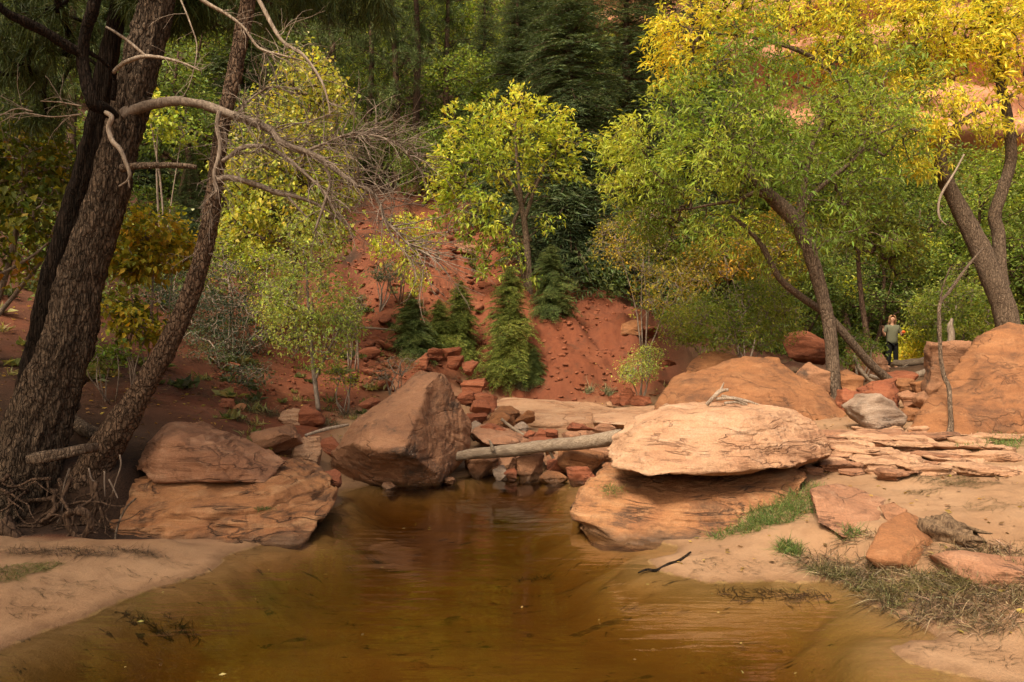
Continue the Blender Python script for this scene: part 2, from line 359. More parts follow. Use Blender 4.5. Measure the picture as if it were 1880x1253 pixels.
# red soil where the banks rise; sand along the creek
soil = np.clip(sstep(.0, .45, gz - (.40 + .035 * np.maximum(gy - 8, 0)) + fbm(gq * 1.3, 4, 51) * .12), 0, 1) * sstep(7.5, 8.5, gy - np.minimum(gx + 2.2, 0) * -0.0)
soil = np.where((gx > 2.4) & (gy < 18), 0, soil)
soil = np.maximum(soil, sstep(15.0, 15.9, gy + fbm(gq * .9, 3, 52) * .5) * sstep(4.5, 3.5, gx))
soil = np.maximum(soil, sstep(-2.0, -2.7, gx + fbm(gq * .9, 3, 53) * .3) * sstep(6.2, 6.7, gy))
soil = np.maximum(soil, sstep(24, 27, gy))
soil = np.maximum(soil, sstep(-2.75, -2.95, gx) * sstep(6.0, 6.15, gy + fbm(gq * 2, 2, 58) * .1))
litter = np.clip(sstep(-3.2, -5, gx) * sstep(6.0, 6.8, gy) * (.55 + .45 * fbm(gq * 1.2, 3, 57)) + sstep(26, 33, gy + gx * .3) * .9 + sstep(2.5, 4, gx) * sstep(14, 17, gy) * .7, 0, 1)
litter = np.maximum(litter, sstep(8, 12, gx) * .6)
litter = np.maximum(litter, sstep(-2.7, -3.1, gx) * sstep(6.0, 6.2, gy + fbm(gq * 2, 2, 58) * .1) * sstep(10.5, 7.5, gy))  # dark soil in the undercut left bank; tone also stands in for its shade
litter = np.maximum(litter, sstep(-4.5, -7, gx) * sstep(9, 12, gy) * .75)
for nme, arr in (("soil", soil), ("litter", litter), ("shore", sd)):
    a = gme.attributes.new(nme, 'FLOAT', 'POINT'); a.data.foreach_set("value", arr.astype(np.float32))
m = NT("ground_sand_and_soil"); co = m.coord(world=True)
n1 = m.noise(co, 1.4, 6, .6); n2 = m.noise(co, 9, 6, .65); n3 = m.noise(co, 60, 4, .7); n4 = m.noise(m.coord((1, 3.5, 1), (0, 0, .35), True), 2.2, 7, .7, 1.2)
sand = m.mix(m.rng(n1, .35, .65), (0.279, 0.171, 0.097), (0.235, 0.134, 0.071))
sand = m.mix(m.math('MULTIPLY', m.rng(n2, .52, .7), .4), sand, (0.168, 0.088, 0.046))
sand = m.mix(m.math('MULTIPLY', m.rng(n4, .60, .70), .45), sand, (0.083, 0.049, 0.026))
sh = m.attr("shore", 2)
sand = m.mix(m.math('MULTIPLY', m.rng(m.math('ADD', sh, m.math('MULTIPLY', m.math('SUBTRACT', n2, .5), .25)), .11, .0), .85), sand, (0.140, 0.077, 0.039))
bedc = m.mix(m.rng(sh, -.05, -.6), (.22, .135, .058), (.19, .125, .038))
rp = m.noise(m.coord((2.0, 9, 1), (0, 0, .25), True), 2.0, 4, .6, .6)
bedc = m.mix(m.math('MULTIPLY', m.rng(rp, .5, .62), .35), bedc, (.17, .10, .034))
bp = m.noise(m.coord((.55, 1.0, 1), (0, 0, -.3), True), 1.5, 7, .62, .7)
bedc = m.mix(m.math('MULTIPLY', m.rng(bp, .54, .60), .6), bedc, (.12, .075, .02))
bd = m.noise(m.coord((1.1, 2.6, 1), (0, 0, .5), True), 2.4, 9, .72, 1.0)
bedc = m.mix(m.math('MULTIPLY', m.rng(bd, .585, .61), m.math('MULTIPLY', m.rng(bp, .44, .56), .9)), bedc, (.022, .017, .007))
bs = m.noise(m.coord((3.5, 16, 1), (0, 0, .6), True), 1.6, 5, .65, .4)
bedc = m.mix(m.math('MULTIPLY', m.rng(bs, .66, .70), .7), bedc, (.03, .02, .009))
sand = m.mix(m.rng(sh, .012, -.012), sand, bedc)
red = m.mix(m.rng(n2, .3, .7), (0.167, 0.051, 0.022), (0.111, 0.032, 0.015))
red = m.mix(m.math('MULTIPLY', m.rng(n1, .5, .7), .5), red, (0.199, 0.075, 0.037))
red = m.mix(m.math('MULTIPLY', m.rng(n3, .56, .7), .5), red, (0.231, 0.104, 0.057))
n5 = m.noise(co, .55, 7, .68, .8)
red = m.mix(m.math('MULTIPLY', m.rng(n5, .48, .62), .5), red, (.13, .045, .024))
red = m.mix(m.math('MULTIPLY', m.rng(m.noise(co, 3.2, 8, .7), .56, .66), .5), red, (.055, .03, .018))
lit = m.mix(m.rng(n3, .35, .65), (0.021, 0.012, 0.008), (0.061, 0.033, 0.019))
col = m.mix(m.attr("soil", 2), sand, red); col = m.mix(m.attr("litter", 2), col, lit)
hh = m.math('ADD', m.math('MULTIPLY', n2, .6), m.math('ADD', m.math('MULTIPLY', n3, .3), m.math('MULTIPLY', n4, .25)))
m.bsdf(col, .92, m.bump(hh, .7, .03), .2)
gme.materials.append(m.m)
ground = tag(link("ground", gme), kind="structure")

# water: closed body, absorbing, with a calm rippled top
m = NT("pool_water")
rip = m.math('ADD', m.noise(m.coord((1.3, 6.5, 1), (0, 0, .05), True), 1.5, 2, .5, .25), m.math('MULTIPLY', m.noise(m.coord((2.6, 14, 1), (0, 0, -.08), True), 1.5, 2), .30))
rip = m.math('MULTIPLY', rip, m.rng(m.noise(m.coord((.5, 1.2, 1), (0, 0, .2), True), 1.2, 2), .38, .62, .25, 1.0))
nb = m.bump(rip, .22, .03)
fr = m.n("Fresnel", {"IOR": 1.33, "Normal": nb}).outputs[0]
gl = m.n("BsdfGlossy", {"Roughness": .0, "Normal": nb, "Color": (1, 1, 1)})
tp = m.n("BsdfTransparent", {0: (.98, .95, .88)})
mx = m.n("MixShader", {0: fr, 1: tp.outputs[0], 2: gl.outputs[0]})
m.t.links.new(mx.outputs[0], m.out.inputs[0])
va = m.n("VolumeAbsorption", {0: (.69, .54, .22), 1: 2.3}); m.t.links.new(va.outputs[0], m.out.inputs[1])
mb = MB()
x0, x1, y0, y1 = -9, 8, -6, 10.4
mb.add([(x0, y0, 0), (x1, y0, 0), (x1, y1, 0), (x0, y1, 0), (x0, y0, -1.5), (x1, y0, -1.5), (x1, y1, -1.5), (x0, y1, -1.5)],
       [(0, 1, 2, 3), (7, 6, 5, 4), (0, 4, 5, 1), (1, 5, 6, 2), (2, 6, 7, 3), (3, 7, 4, 0)])
tag(link("water", mb.mesh("water", m.m, smooth=False)), kind="structure")

# canyon cliff far behind the trees
def cliff():
    u = np.linspace(0, 1, 220); v = np.linspace(0, 1, 120); uu, vv = np.meshgrid(u, v); uu, vv = uu.ravel(), vv.ravel()
    ang = R(-70) + uu * R(140); rad = 72 - 10 * np.cos(ang * 2) * 0
    z = -2 + vv * 75
    q = np.stack([ang * 40, z * .0 + 3, z * .12], -1)
    d = fbm(q * np.array([.10, 1, .5]), 5, 61) * 5 + fbm(np.stack([ang * 6, z * 0, z * .9], -1), 4, 62) * 1.0 + np.tanh(vnoise(np.stack([ang * 2, z * 0, z * .45], -1), 63) * 4) * 1.2
    rr = rad + d + vv * 6
    V = np.stack([rr * np.sin(ang) + 5, rr * np.cos(ang) - 6, z], -1)
    n = 220; i = (np.arange(119)[:, None] * n + np.arange(n - 1)[None]).ravel()
    me = mesh_np("cliff", V, [np.stack([i, i + 1, i + n + 1, i + n], -1)], M['cliff'])
    tag(link("cliff", me), kind="structure")
cliff()

# ------------------------------------------------------------------ rocks
def hull_bm(pts):
    bm = bmesh.new()
    for p in pts: bm.verts.new(p)
    r = bmesh.ops.convex_hull(bm, input=bm.verts)
    bmesh.ops.delete(bm, geom=[v for v in bm.verts if not v.link_faces], context='VERTS')
    return bm
def rock_mesh(name, pts, mat, edge, smooth=2, amp=.03, freq=3.0, strata=0.0, sfreq=10.0, tilt=(0, 0), seed=0, chips=0.0, crease=0.0):
    pts = np.asarray(pts, float); org = np.array([pts[:, 0].mean(), pts[:, 1].mean(), pts[:, 2].min()])
    bm = hull_bm(pts - org)
    for _ in range(9):
        es = [e for e in bm.edges if e.calc_length() > edge]
        if not es: break
        bmesh.ops.subdivide_edges(bm, edges=es, cuts=1)
        bmesh.ops.triangulate(bm, faces=bm.faces)
        if len(bm.verts) > 70000: break
    for _ in range(smooth): bmesh.ops.smooth_vert(bm, verts=bm.verts, factor=.5, use_axis_x=True, use_axis_y=True, use_axis_z=True)
    bm.normal_update()
    V = np.array([v.co[:] for v in bm.verts]); Nn = np.array([v.normal[:] for v in bm.verts])
    F = np.array([[v.index for v in f.verts] for f in bm.faces]); bm.free()
    q = V + seed * 13.7
    d = fbm(q * freq, 5, seed) * amp + fbm(q * freq * 6, 3, seed + 3) * amp * .18
    # broken facets: flat terraces of a coarse noise
    if chips: t = vnoise(q * freq * .9, seed + 9) * 3.0; d = d + chips * (np.round(t) + (t - np.round(t)) * .25) / 3
    if strata:
        s = V[:, 2] + V[:, 0] * tilt[0] + V[:, 1] * tilt[1] + .07 * vnoise(V * 2.2, seed + 5)
        sq = np.stack([V[:, 0] * 1.1, V[:, 1] * 1.1, s * sfreq], -1)
        side = 1 - np.abs(Nn[:, 2]) ** 2 * .8
        d = d + strata * np.tanh(fbm(sq, 3, seed + 6) * 3.2) * side
    if crease:
        s = V[:, 2] + V[:, 0] * tilt[0] + V[:, 1] * tilt[1] + .10 * fbm(V * 1.6, 2, seed + 15)
        n_ = fbm(np.stack([V[:, 0] * .8, V[:, 1] * .8, s * sfreq * .45], -1), 3, seed + 16); d = d - crease * np.exp(-(n_ / .055) ** 2) * sstep(-.1, .25, vnoise(V * 1.9, seed + 17))
    V = V + Nn * d[:, None]
    return mesh_np(name, V, [F], mat, True), org
def rock(name, pts, mat, label, edge, cat="rock", group=None, **kw):
    me, org = rock_mesh(name, pts, M[mat], edge, **kw)
    return tag(link(name, me, loc=org), label, cat, group)
def PP(L): return [P(*p) for p in L]

rock("boulder", PP([(760, 686, 9.3), (792, 677, 9.35), (812, 680, 9.3), (831, 706, 9.45), (849, 756, 9.6), (859, 783, 9.7), (853, 828, 9.6), (822, 866, 9.25), (802, 893, 9.0), (743, 902, 8.92), (680, 894, 9.0), (629, 888, 9.15), (606, 868, 9.1),
   (606, 828, 8.95), (647, 772, 9.05), (687, 738, 9.15), (741, 828, 8.42), (645, 812, 8.58), (700, 828, 8.45), (768, 752, 8.78), (785, 705, 9.05), (700, 762, 8.85), (805, 872, 8.85),
   (770, 684, 10.1), (815, 690, 10.1), (850, 790, 10.5), (690, 770, 10.4), (625, 860, 10.2), (800, 880, 10.4)]), 'rock_brown',
   "tall pointed brown boulder with dark lichen flecked side at the back of the pool", .03, "boulder", smooth=1, amp=.03, freq=2.2, chips=.055, seed=3, strata=.006, sfreq=6, tilt=(.5, .2), crease=.02)
# stone wedged under it, the dark hollow is real
rock("flat_slab", PP([(1113, 820, 7.35), (1122, 800, 7.5), (1165, 765, 7.9), (1224, 741, 8.3), (1290, 740, 8.4), (1417, 750, 8.3), (1461, 754, 8.0), (1488, 774, 7.6), (1524, 814, 7.4), (1526, 836, 7.3), (1448, 860, 6.75), (1362, 866, 6.6), (1306, 868, 6.55), (1235, 869, 6.5), (1193, 872, 6.5), (1128, 858, 6.85), (1122, 842, 7.0),
   (1243, 764, 7.0), (1390, 760, 7.0), (1170, 792, 7.05), (1160, 850, 8.3), (1480, 850, 8.2)]), 'rock_pale',
   "large pale cream sandstone slab lying balanced on a bedded base rock beside the pool", .022, "rock slab", smooth=3, amp=.025, freq=3.0, strata=.022, sfreq=9, tilt=(.05, .3), chips=.03, seed=5, crease=.035)
rock("base_rock", PP([(1054, 935, 7.0), (1060, 975, 6.9), (1068, 905, 7.2), (1107, 862, 7.5), (1135, 1000, 6.45), (1224, 1012, 6.3), (1300, 1000, 6.35), (1380, 965, 6.6), (1473, 912, 6.8), (1478, 880, 7.0), (1453, 856, 7.4), (1280, 868, 7.35), (1200, 860, 7.5),
   (1090, 1000, 6.75), (1180, 925, 6.75), (1350, 915, 6.75), (1110, 850, 8.6), (1460, 850, 8.6), (1100, 930, 8.4), (1470, 930, 8.4), (1060, 930, 7.9)]), 'rock_base',
   "orange bedded sandstone rock at the water's edge carrying the pale slab", .024, "rock", smooth=2, amp=.03, freq=3, strata=.045, sfreq=10, tilt=(.06, .1), seed=8, crease=.04)
rock("dome_boulder", PP([(1195, 760, 11.3), (1215, 722, 11.6), (1235, 700, 12.0), (1290, 670, 12.4), (1370, 655, 12.6), (1430, 657, 12.4), (1480, 688, 12.0), (1530, 742, 11.3), (1567, 776, 11.0), (1535, 800, 10.6), (1400, 800, 10.5), (1230, 800, 10.6),
   (1350, 690, 11.3), (1460, 730, 11.0), (1250, 740, 10.9), (1500, 790, 13.5), (1260, 770, 14), (1400, 670, 13.6)]), 'rock_orange',
   "broad smooth orange boulder rising behind the pale slab", .07, "boulder", smooth=3, amp=.06, freq=1.5, chips=.07, seed=11, crease=.03, sfreq=4, tilt=(.2, .2))
rock("dome_boulder", PP([(1258, 690, 13.8), (1262, 668, 14), (1290, 646, 14.2), (1310, 643, 14.3), (1365, 656, 14.2), (1380, 700, 13.8), (1262, 740, 13.6), (1370, 740, 13.6), (1300, 660, 15), (1360, 690, 15.2)]), 'rock_orange',
   "smaller light orange boulder peeking out behind the broad smooth one", .07, "boulder", smooth=3, amp=.04, freq=1.8, seed=12)
rock("leaning_boulder", PP([(1664, 796, 9.3), (1710, 757, 9.5), (1741, 723, 9.7), (1768, 683, 10.0), (1780, 642, 10.4), (1795, 629, 10.5), (1824, 609, 10.6), (1853, 599, 10.6), (1930, 603, 10.5), (2060, 660, 10.3), (2140, 760, 9.6), (2120, 850, 9.2), (1880, 842, 8.8), (1750, 836, 8.9), (1700, 815, 9.05),
   (1822, 720, 9.3), (1850, 650, 10.0), (1880, 760, 8.95), (1990, 800, 8.8), (1800, 820, 11.5), (2100, 800, 12), (1850, 620, 12)]), 'rock_orange',
   "huge orange brown boulder leaning at the picture's right edge", .06, "boulder", smooth=2, amp=.06, freq=1.6, chips=.09, seed=14, crease=.05, sfreq=3, tilt=(.5, .2))
rock("layered_rock", PP([(237, 880, 7.1), (215, 972, 6.55), (205, 992, 6.5), (272, 1006, 6.38), (402, 1012, 6.28), (547, 1003, 6.42), (575, 967, 6.65), (603, 935, 6.9), (627, 895, 7.5), (557, 838, 8.6), (525, 880, 7.1), (430, 870, 7.15), (300, 878, 7.05), (590, 880, 7.9), (240, 870, 8.4), (560, 960, 8.3), (330, 945, 6.5), (500, 930, 6.6), (250, 960, 8.4)]), 'rock_base',
   "wide low orange rock with slanting beds and a black stained foot, left of the pool", .024, "rock", smooth=2, amp=.028, freq=3, strata=.045, sfreq=9, tilt=(-.16, .05), seed=17, crease=.04)
rock("faceted_rock", PP([(282, 884, 6.95), (397, 884, 6.85), (485, 886, 6.95), (504, 868, 7.2), (522, 848, 7.7), (492, 824, 7.9), (452, 810, 7.9), (415, 784, 8.0), (372, 772, 8.0), (307, 776, 7.7), (270, 812, 7.3), (264, 836, 7.2), (240, 862, 7.1), (330, 812, 7.0), (398, 838, 6.95), (325, 784, 7.4), (250, 858, 8.5), (500, 850, 8.6), (380, 790, 8.7)]), 'rock_pink',
   "angular pinkish rock with a pale sloping top resting on the low bedded rock", .026, "rock", smooth=1, amp=.025, freq=2.4, strata=.014, sfreq=9, tilt=(.05, 0), chips=.045, seed=19, crease=.02)

rng = np.random.default_rng(5)
def rand_hull(rg, n=14, flat=1.0):
    p = rg.normal(size=(n, 3)); p /= np.linalg.norm(p, axis=1)[:, None]; p *= rg.uniform(.75, 1.05, (n, 1))
    p[:, 2] *= flat
    # square it a little: rocks break along planes
    return np.sign(p) * np.abs(p) ** .8
def box_rock(px0, py0, px1, py1, Y, mat, label, name="rock", seed=0, depth=.9, group=None, n=13, rz=None, amp=.04, **kw):
    "a broken rock that fills this pixel box at distance Y"
    rg = np.random.default_rng(seed + 100)
    p = rand_hull(rg, n)
    lo, hi = p.min(0), p.max(0); p = (p - lo) / (hi - lo) - .5
    Y = min(Y, ghit((px0 + px1) / 2, py1 - .12 * (py1 - py0))[1] + .05)
    wd = (px1 - px0) / FPX * Y; hg = (py1 - py0) / FPX * Y
    a = rg.uniform(0, 6.28) if rz is None else rz
    c = P((px0 + px1) / 2, (py0 + py1) / 2, Y)
    p = p * np.array([wd, wd * depth, hg]) * 1.12 + c + np.array([0, wd * depth * .35, 0])
    return rock(name, p, mat, label, max(wd, hg) / 16, "rock", group, smooth=1, amp=max(wd, hg) * amp, freq=1.6 / max(wd, hg), strata=min(wd, hg) * .03, sfreq=6 / max(hg, .05), seed=seed, chips=max(wd, hg) * .05, **kw)

HR = [ # px0 py0 px1 py1 Y material label
 (436, 788, 540, 845, 8.6, 'rock_brown', "dark brown rounded rock behind the pink faceted rock"),
 (536, 806, 585, 858, 8.7, 'rock_pale', "pale squarish rock between the pink faceted rock and the pointed boulder"),
 (578, 808, 622, 842, 9.3, 'rock_red', "red rock tucked against the left flank of the pointed boulder"),
 (570, 868, 622, 900, 8.0, 'rock_red', "small red rock at the tip of the low bedded rock by the water"),
 (700, 888, 727, 904, 8.75, 'rock_pink', "small brick shaped stone in the water under the pointed boulder"),
 (806, 880, 836, 893, 9.0, 'rock_brown', "low dark stone half under water beside the pointed boulder"),
 (655, 732, 690, 752, 11.0, 'rock_red', "flat topped red rock on the soil left of the pointed boulder"),
 (1475, 672, 1535, 760, 13.6, 'rock_brown', "upright brown rock left of the trunk with flared roots"),
 (1537, 682, 1590, 745, 13.0, 'rock_orange', "ochre block just right of the flared tree foot"),
 (1536, 715, 1584, 766, 11.6, 'rock_red', "dark red rock left of the grey tan boulder"),
 (1572, 728, 1668, 803, 10.2, 'rock_tan', "grey tan striped boulder standing on the sand"),
 (1592, 700, 1668, 760, 11.6, 'rock_red', "large red brown rock behind the grey tan boulder"),
 (1660, 720, 1692, 750, 11.3, 'rock_pink', "small pinkish angular rock right of the large red brown one"),
 (1656, 750, 1702, 780, 10.4, 'rock_orange', "ochre flat rock between the grey tan boulder and the huge leaning boulder"),
 (1630, 686, 1690, 712, 13.4, 'rock_red', "rust red rock lying below the grey driftwood logs"),
 (1650, 697, 1690, 722, 12.4, 'rock_orange', "light brown rock below the rust red one"),
 (1680, 700, 1716, 730, 12.0, 'rock_orange', "orange undercut rock right of the rock pile"),
 (1690, 722, 1720, 760, 11.6, 'rock_brown', "dark brown rock in the gap left of the leaning boulder"),
 (1712, 634, 1782, 760, 11.5, 'rock_brown', "steep brown rock right behind the thin bare sapling"),
 (1560, 632, 1610, 700, 15.5, 'rock_brown', "brown block under the leaning stem behind the flared tree foot"),
 (1600, 645, 1632, 690, 17.5, 'rock_pink', "layered red rock left of the person's legs"),
 (1440, 612, 1530, 672, 16.5, 'rock_red', "red rock outcrop behind the trunk with flared roots"),
 (1768, 1036, 1930, 1080, 5.5, 'rock_pink', "flat pale pink rock in the matted grass at the right edge"),
 (1625, 925, 1665, 965, 6.5, 'rock_brown', "small dark stone leaning on the orange ridged block"),
 # rubble dam under and over the pale log
 (865, 838, 955, 885, 9.7, 'rock_brown', "big dark rock in the shade under the pale log"),
 (905, 858, 934, 885, 9.35, 'rock_tan', "rounded grey cobble at the water under the log"),
 (926, 862, 948, 888, 9.3, 'rock_red', "small red cobble next to the rounded grey one"),
 (930, 842, 950, 868, 9.45, 'rock_pink', "upper pink cobble of the trio below the log"),
 (950, 836, 995, 890, 9.35, 'rock_brown', "square brown block standing in the water below the log"),
 (992, 868, 1042, 897, 9.15, 'rock_orange', "round topped orange stone standing in the water"),
 (1006, 845, 1052, 870, 9.4, 'rock_red', "flat rust red stone lying on the round topped orange one"),
 (1030, 832, 1112, 866, 9.3, 'rock_orange', "flat orange slab lying under the right end of the log"),
 (1042, 860, 1092, 902, 9.0, 'rock_red', "smooth red brown triangular stone left of the base rock"),
 (1080, 825, 1130, 848, 9.5, 'rock_brown', "dark rock wedged between log and pale slab"),
 (852, 836, 912, 884, 9.55, 'rock_brown', "dark stone half hidden between the pointed boulder and the log"),
 (905, 836, 962, 862, 9.75, 'rock_brown', "flat dark stone pressed against the underside of the log"),
 (998, 838, 1042, 862, 9.6, 'rock_brown', "dark stone behind the flat rust red one"),
 (975, 804, 1040, 826, 9.75, 'rock_red', "long low red stone just behind the middle of the log"),
 (1035, 795, 1092, 816, 9.75, 'rock_pink', "flat pink stone just behind the right end of the log"),
 (1045, 778, 1092, 798, 10.4, 'rock_red', "red stone at the edge of the creek sand behind the log"),
 (862, 790, 972, 826, 10.0, 'rock_pink', "flat pinkish layered slab lying just above the log"),
 (884, 782, 932, 808, 10.3, 'rock_red', "wedge shaped red rock above the layered slab"),
 (890, 762, 945, 800, 10.9, 'rock_orange', "largest orange rock of the heap above the log"),
 (904, 748, 960, 776, 11.4, 'rock_orange', "long ochre rock lying on top of the heap"),
 (946, 755, 981, 786, 11.3, 'rock_orange', "orange cube like rock at the right end of the heap"),
 (944, 776, 970, 795, 10.7, 'rock_tan', "smooth grey pebble shaped rock under the cube like one"),
 (852, 775, 882, 792, 10.6, 'rock_tan', "tan cobble beside the pointed boulder's right flank"),
 (854, 762, 895, 785, 11.0, 'rock_red', "flat red rock above the tan cobble"),
 (862, 790, 888, 812, 10.2, 'rock_tan', "cracked tan rock below the tan cobble"),
 (962, 792, 985, 806, 10.1, 'rock_red', "small pinkish red stone right of the layered slab"),
 (978, 790, 1002, 815, 10.0, 'rock_red', "upright red chunk above the middle of the log"),
 (992, 790, 1024, 812, 10.0, 'rock_red', "triangular red rock above the middle of the log"),
 (1090, 778, 1135, 800, 10.4, 'rock_pink', "pinkish rock with yellow grass beside it above the log"),
 (862, 738, 902, 768, 12.4, 'rock_red', "tall bright red block beside the pointed boulder's shoulder"),
 (872, 725, 910, 763, 12.9, 'rock_red', "broken bright red slab leaning above the heap"),
 (848, 694, 896, 735, 13.6, 'rock_red', "red block standing against the bank below the fir"),
 (840, 720, 872, 745, 12.8, 'rock_red', "red chunk next to the pointed boulder's tip"),
 (758, 650, 786, 690, 14.2, 'rock_red', "left red block of the ledge under the two small firs"),
 (785, 640, 812, 662, 14.6, 'rock_red', "middle red block of the ledge under the two small firs"),
 (812, 636, 848, 660, 14.6, 'rock_red', "overhanging red block at the right end of the ledge"),
 (820, 655, 850, 682, 14.3, 'rock_red', "dark red block below the overhanging one"),
 (848, 662, 876, 690, 14.2, 'rock_red', "red block beside the bright fir's left foot"),
 (1120, 726, 1142, 746, 14.8, 'rock_red', "small red cube at the foot of the bank right of the creek bed"),
 (1140, 714, 1162, 744, 14.6, 'rock_red', "taller red block beside the small red cube"),
 (1158, 726, 1195, 746, 14.4, 'rock_red', "low red wedge next to the broad smooth boulder"),
 (1205, 660, 1242, 674, 15.5, 'rock_red', "flat red plate under the pale green shrub"),
 (1112, 738, 1124, 748, 14.6, 'rock_pale', "tiny pale stone at the end of the red row"),
 (830, 446, 876, 476, 25, 'rock_pink', "pale pinkish ledge rock high on the red slope"),
 (808, 448, 835, 462, 25.5, 'rock_red', "thin red rock left of the pale ledge rock on the slope"),
 (834, 416, 866, 444, 26.5, 'rock_red', "red rock under the yellow green tree high on the slope"),
 (1140, 590, 1178, 618, 17.6, 'rock_orange', "bright orange slab set in the cut bank"),
 (1172, 600, 1205, 622, 17.4, 'rock_red', "red slab next to the bright orange one in the cut bank"),
 (660, 628, 688, 640, 15.5, 'rock_red', "small red rock on the slope above the pointed boulder"),
 (620, 612, 650, 622, 16.0, 'rock_red', "small flat red stone on the slope near the thin fallen stick"),
 (400, 735, 428, 755, 11.2, 'rock_red', "red stone under the tuft of dark grass on the left bank"),
 (424, 742, 448, 760, 11.0, 'rock_orange', "small orange stone beside the red one on the left bank"),
 (415, 666, 438, 682, 12.5, 'rock_red', "lone red stone on the dark left slope"),
 (508, 752, 556, 785, 10.4, 'rock_pale', "pale orange rock on the left bank beyond the faceted rock"),
 (548, 748, 590, 790, 10.6, 'rock_red', "red brown rock at the foot of the pale green sapling"),
]
for i, r in enumerate(HR):
    fl = {} if r[6] not in () else {}
    box_rock(*r[:5], r[5], r[6], seed=i * 7 + 1, depth=.95)
g = ghit(1651, 1046)[1]
rock("rock", PP([(1590, 1022, g + .0), (1618, 962, g + .35), (1664, 940, g + .55), (1733, 980, g + .35), (1732, 1014, g + .2), (1703, 1046, g + .0), (1651, 1054, g), (1612, 1044, g), (1677, 994, g + .05), (1648, 1030, g - .08), (1630, 1030, g + .75), (1715, 1020, g + .75), (1660, 962, g + .8)]), 'rock_orange',
   "smooth orange block with a sharp ridge among dry grass", .02, smooth=2, amp=.012, freq=4, chips=.015, seed=61)
g = ghit(1560, 985)[1]
rock("rock", PP([(1490, 905, g + .35), (1500, 893, g + .7), (1537, 888, g + .8), (1586, 897, g + .8), (1610, 913, g + .75), (1660, 934, g + .55), (1664, 960, g + .3), (1591, 948, g + .2), (1545, 985, g - .05), (1590, 1000, g), (1500, 960, g + .1), (1640, 990, g + .1), (1520, 900, g + 1.5), (1640, 945, g + 1.4), (1560, 1000, g + 1.0)]), 'rock_pink',
   "wide low pinkish rock half buried in sand right of the base rock", .025, smooth=2, amp=.02, freq=3, chips=.02, strata=.008, sfreq=9, seed=62)
rock("creek_slab", PP([(1090, 775, 10.6), (1085, 757, 12.2), (1135, 748, 13.3), (1215, 744, 13.5), (1230, 770, 11.0), (1140, 780, 10.2), (1100, 800, 11.5), (1220, 800, 11.0)]), 'rock_pale',
   "pale flat rock shelf just behind the left end of the cream slab", .07, "rock shelf", smooth=2, amp=.02, freq=2, strata=.012, seed=31)

q = []
for (x, y) in ((-.25, 12.3), (.5, 11.6), (1.5, 11.5), (2.0, 12.6), (1.9, 14.0), (1.2, 15.0), (.2, 15.1), (-.4, 14.0)):
    z = float(H(x, y, False)[0]); q += [(x, y, z + .085), (x * 1.03, y, z - .12)]
rock("creek_shelf", q, 'rock_pale', "broad pale flat rock shelf in the creek bed behind the log", .07, "rock shelf", smooth=1, amp=.018, freq=2.2, strata=.02, sfreq=16, seed=35, crease=.02, chips=.03)

# the thin bedded flagstones of the right bank
fl = np.random.default_rng(77)
FLAG = [(1500, 802, 1680), (1530, 812, 1720), (1500, 822, 1610), (1590, 826, 1745), (1520, 836, 1640), (1640, 838, 1800), (1480, 848, 1570), (1550, 850, 1700), (1690, 852, 1830), (1500, 862, 1590), (1580, 864, 1690),
        (1650, 868, 1760), (1610, 878, 1700), (1700, 806, 1790), (1750, 828, 1860), (1540, 872, 1600), (1560, 795, 1650), (1660, 796, 1740), (1490, 812, 1570), (1620, 816, 1730), (1560, 842, 1650), (1680, 844, 1780), (1500, 856, 1560), (1600, 858, 1700), (1700, 862, 1790), (1520, 828, 1580), (1740, 816, 1830), (1470, 868, 1530), (1630, 832, 1700), (1570, 818, 1640), (1500, 806, 1800), (1560, 824, 1870), (1640, 844, 1880), (1480, 834, 1720), (1720, 868, 1900), (1760, 806, 1900)]
for i, (a, py, b) in enumerate(FLAG):
    g = ghit((a + b) / 2, py); wd = (b - a) / FPX * g[1]
    p = rand_hull(fl, 18); p[:, 2] = np.sign(p[:, 2]) * .5
    p = p / np.abs(p).max(0) * .5 * np.array([wd, min(wd * fl.uniform(.45, .7), .75), fl.uniform(.06, .12)])
    p[:, 2] += p[:, 0] * fl.uniform(-.04, .02) + p[:, 1] * -.03
    rock("flagstone", p + g + np.array([0, 0, .015]), 'rock_pale' if i % 3 else 'rock_pink', "thin broken flagstone in the bedded shelf of the right bank", min(wd / 30, .05), "flagstone", "thin flagstones of the right bank", smooth=1, amp=.02, freq=4, strata=.016, sfreq=26, seed=200 + i, chips=.02)

# loose stones on the banks: individual copies of eight broken stones
st_protos = []
for k in range(8):
    p = rand_hull(np.random.default_rng(300 + k), 12, .7) * .5
    me, org = rock_mesh("loose_stone", p, M['rock_red'] if k < 5 else M['rock_orange'], .2, smooth=1, amp=.05, freq=2, seed=300 + k); st_protos.append(me)
def stone(pos, s, k, label, group, rz):
    o = link("loose_stone", st_protos[k], loc=pos); o.scale = (s, s * rng.uniform(.6, 1), s * rng.uniform(.4, .8)); o.rotation_euler = (rng.uniform(-.3, .3), rng.uniform(-.3, .3), rz)
    tag(o, label, "stone", group)
for i in range(110):
    px, py = rng.uniform(600, 910), rng.uniform(390, 720)
    if abs(px - 760 + (py - 560) * .1) > 160: continue
    g = ghit(px, py); stone(g - [0, 0, .03], rng.uniform(.10, .42) ** 1.0, rng.integers(0, 5), "loose red stone lying on the bare red slope", "loose stones on the red slope", rng.uniform(0, 6))
for i in range(70):
    cxp, cyp = [(690, 640), (740, 600), (640, 560), (860, 440), (790, 470), (880, 560), (700, 700)][i % 7]
    g = ghit(cxp + rng.normal(0, 22), cyp + rng.normal(0, 16)); stone(g - [0, 0, .02], rng.uniform(.12, .55), rng.integers(0, 5), "red stone in one of the rubble clusters on the red slope", "rubble clusters on the red slope", rng.uniform(0, 6))
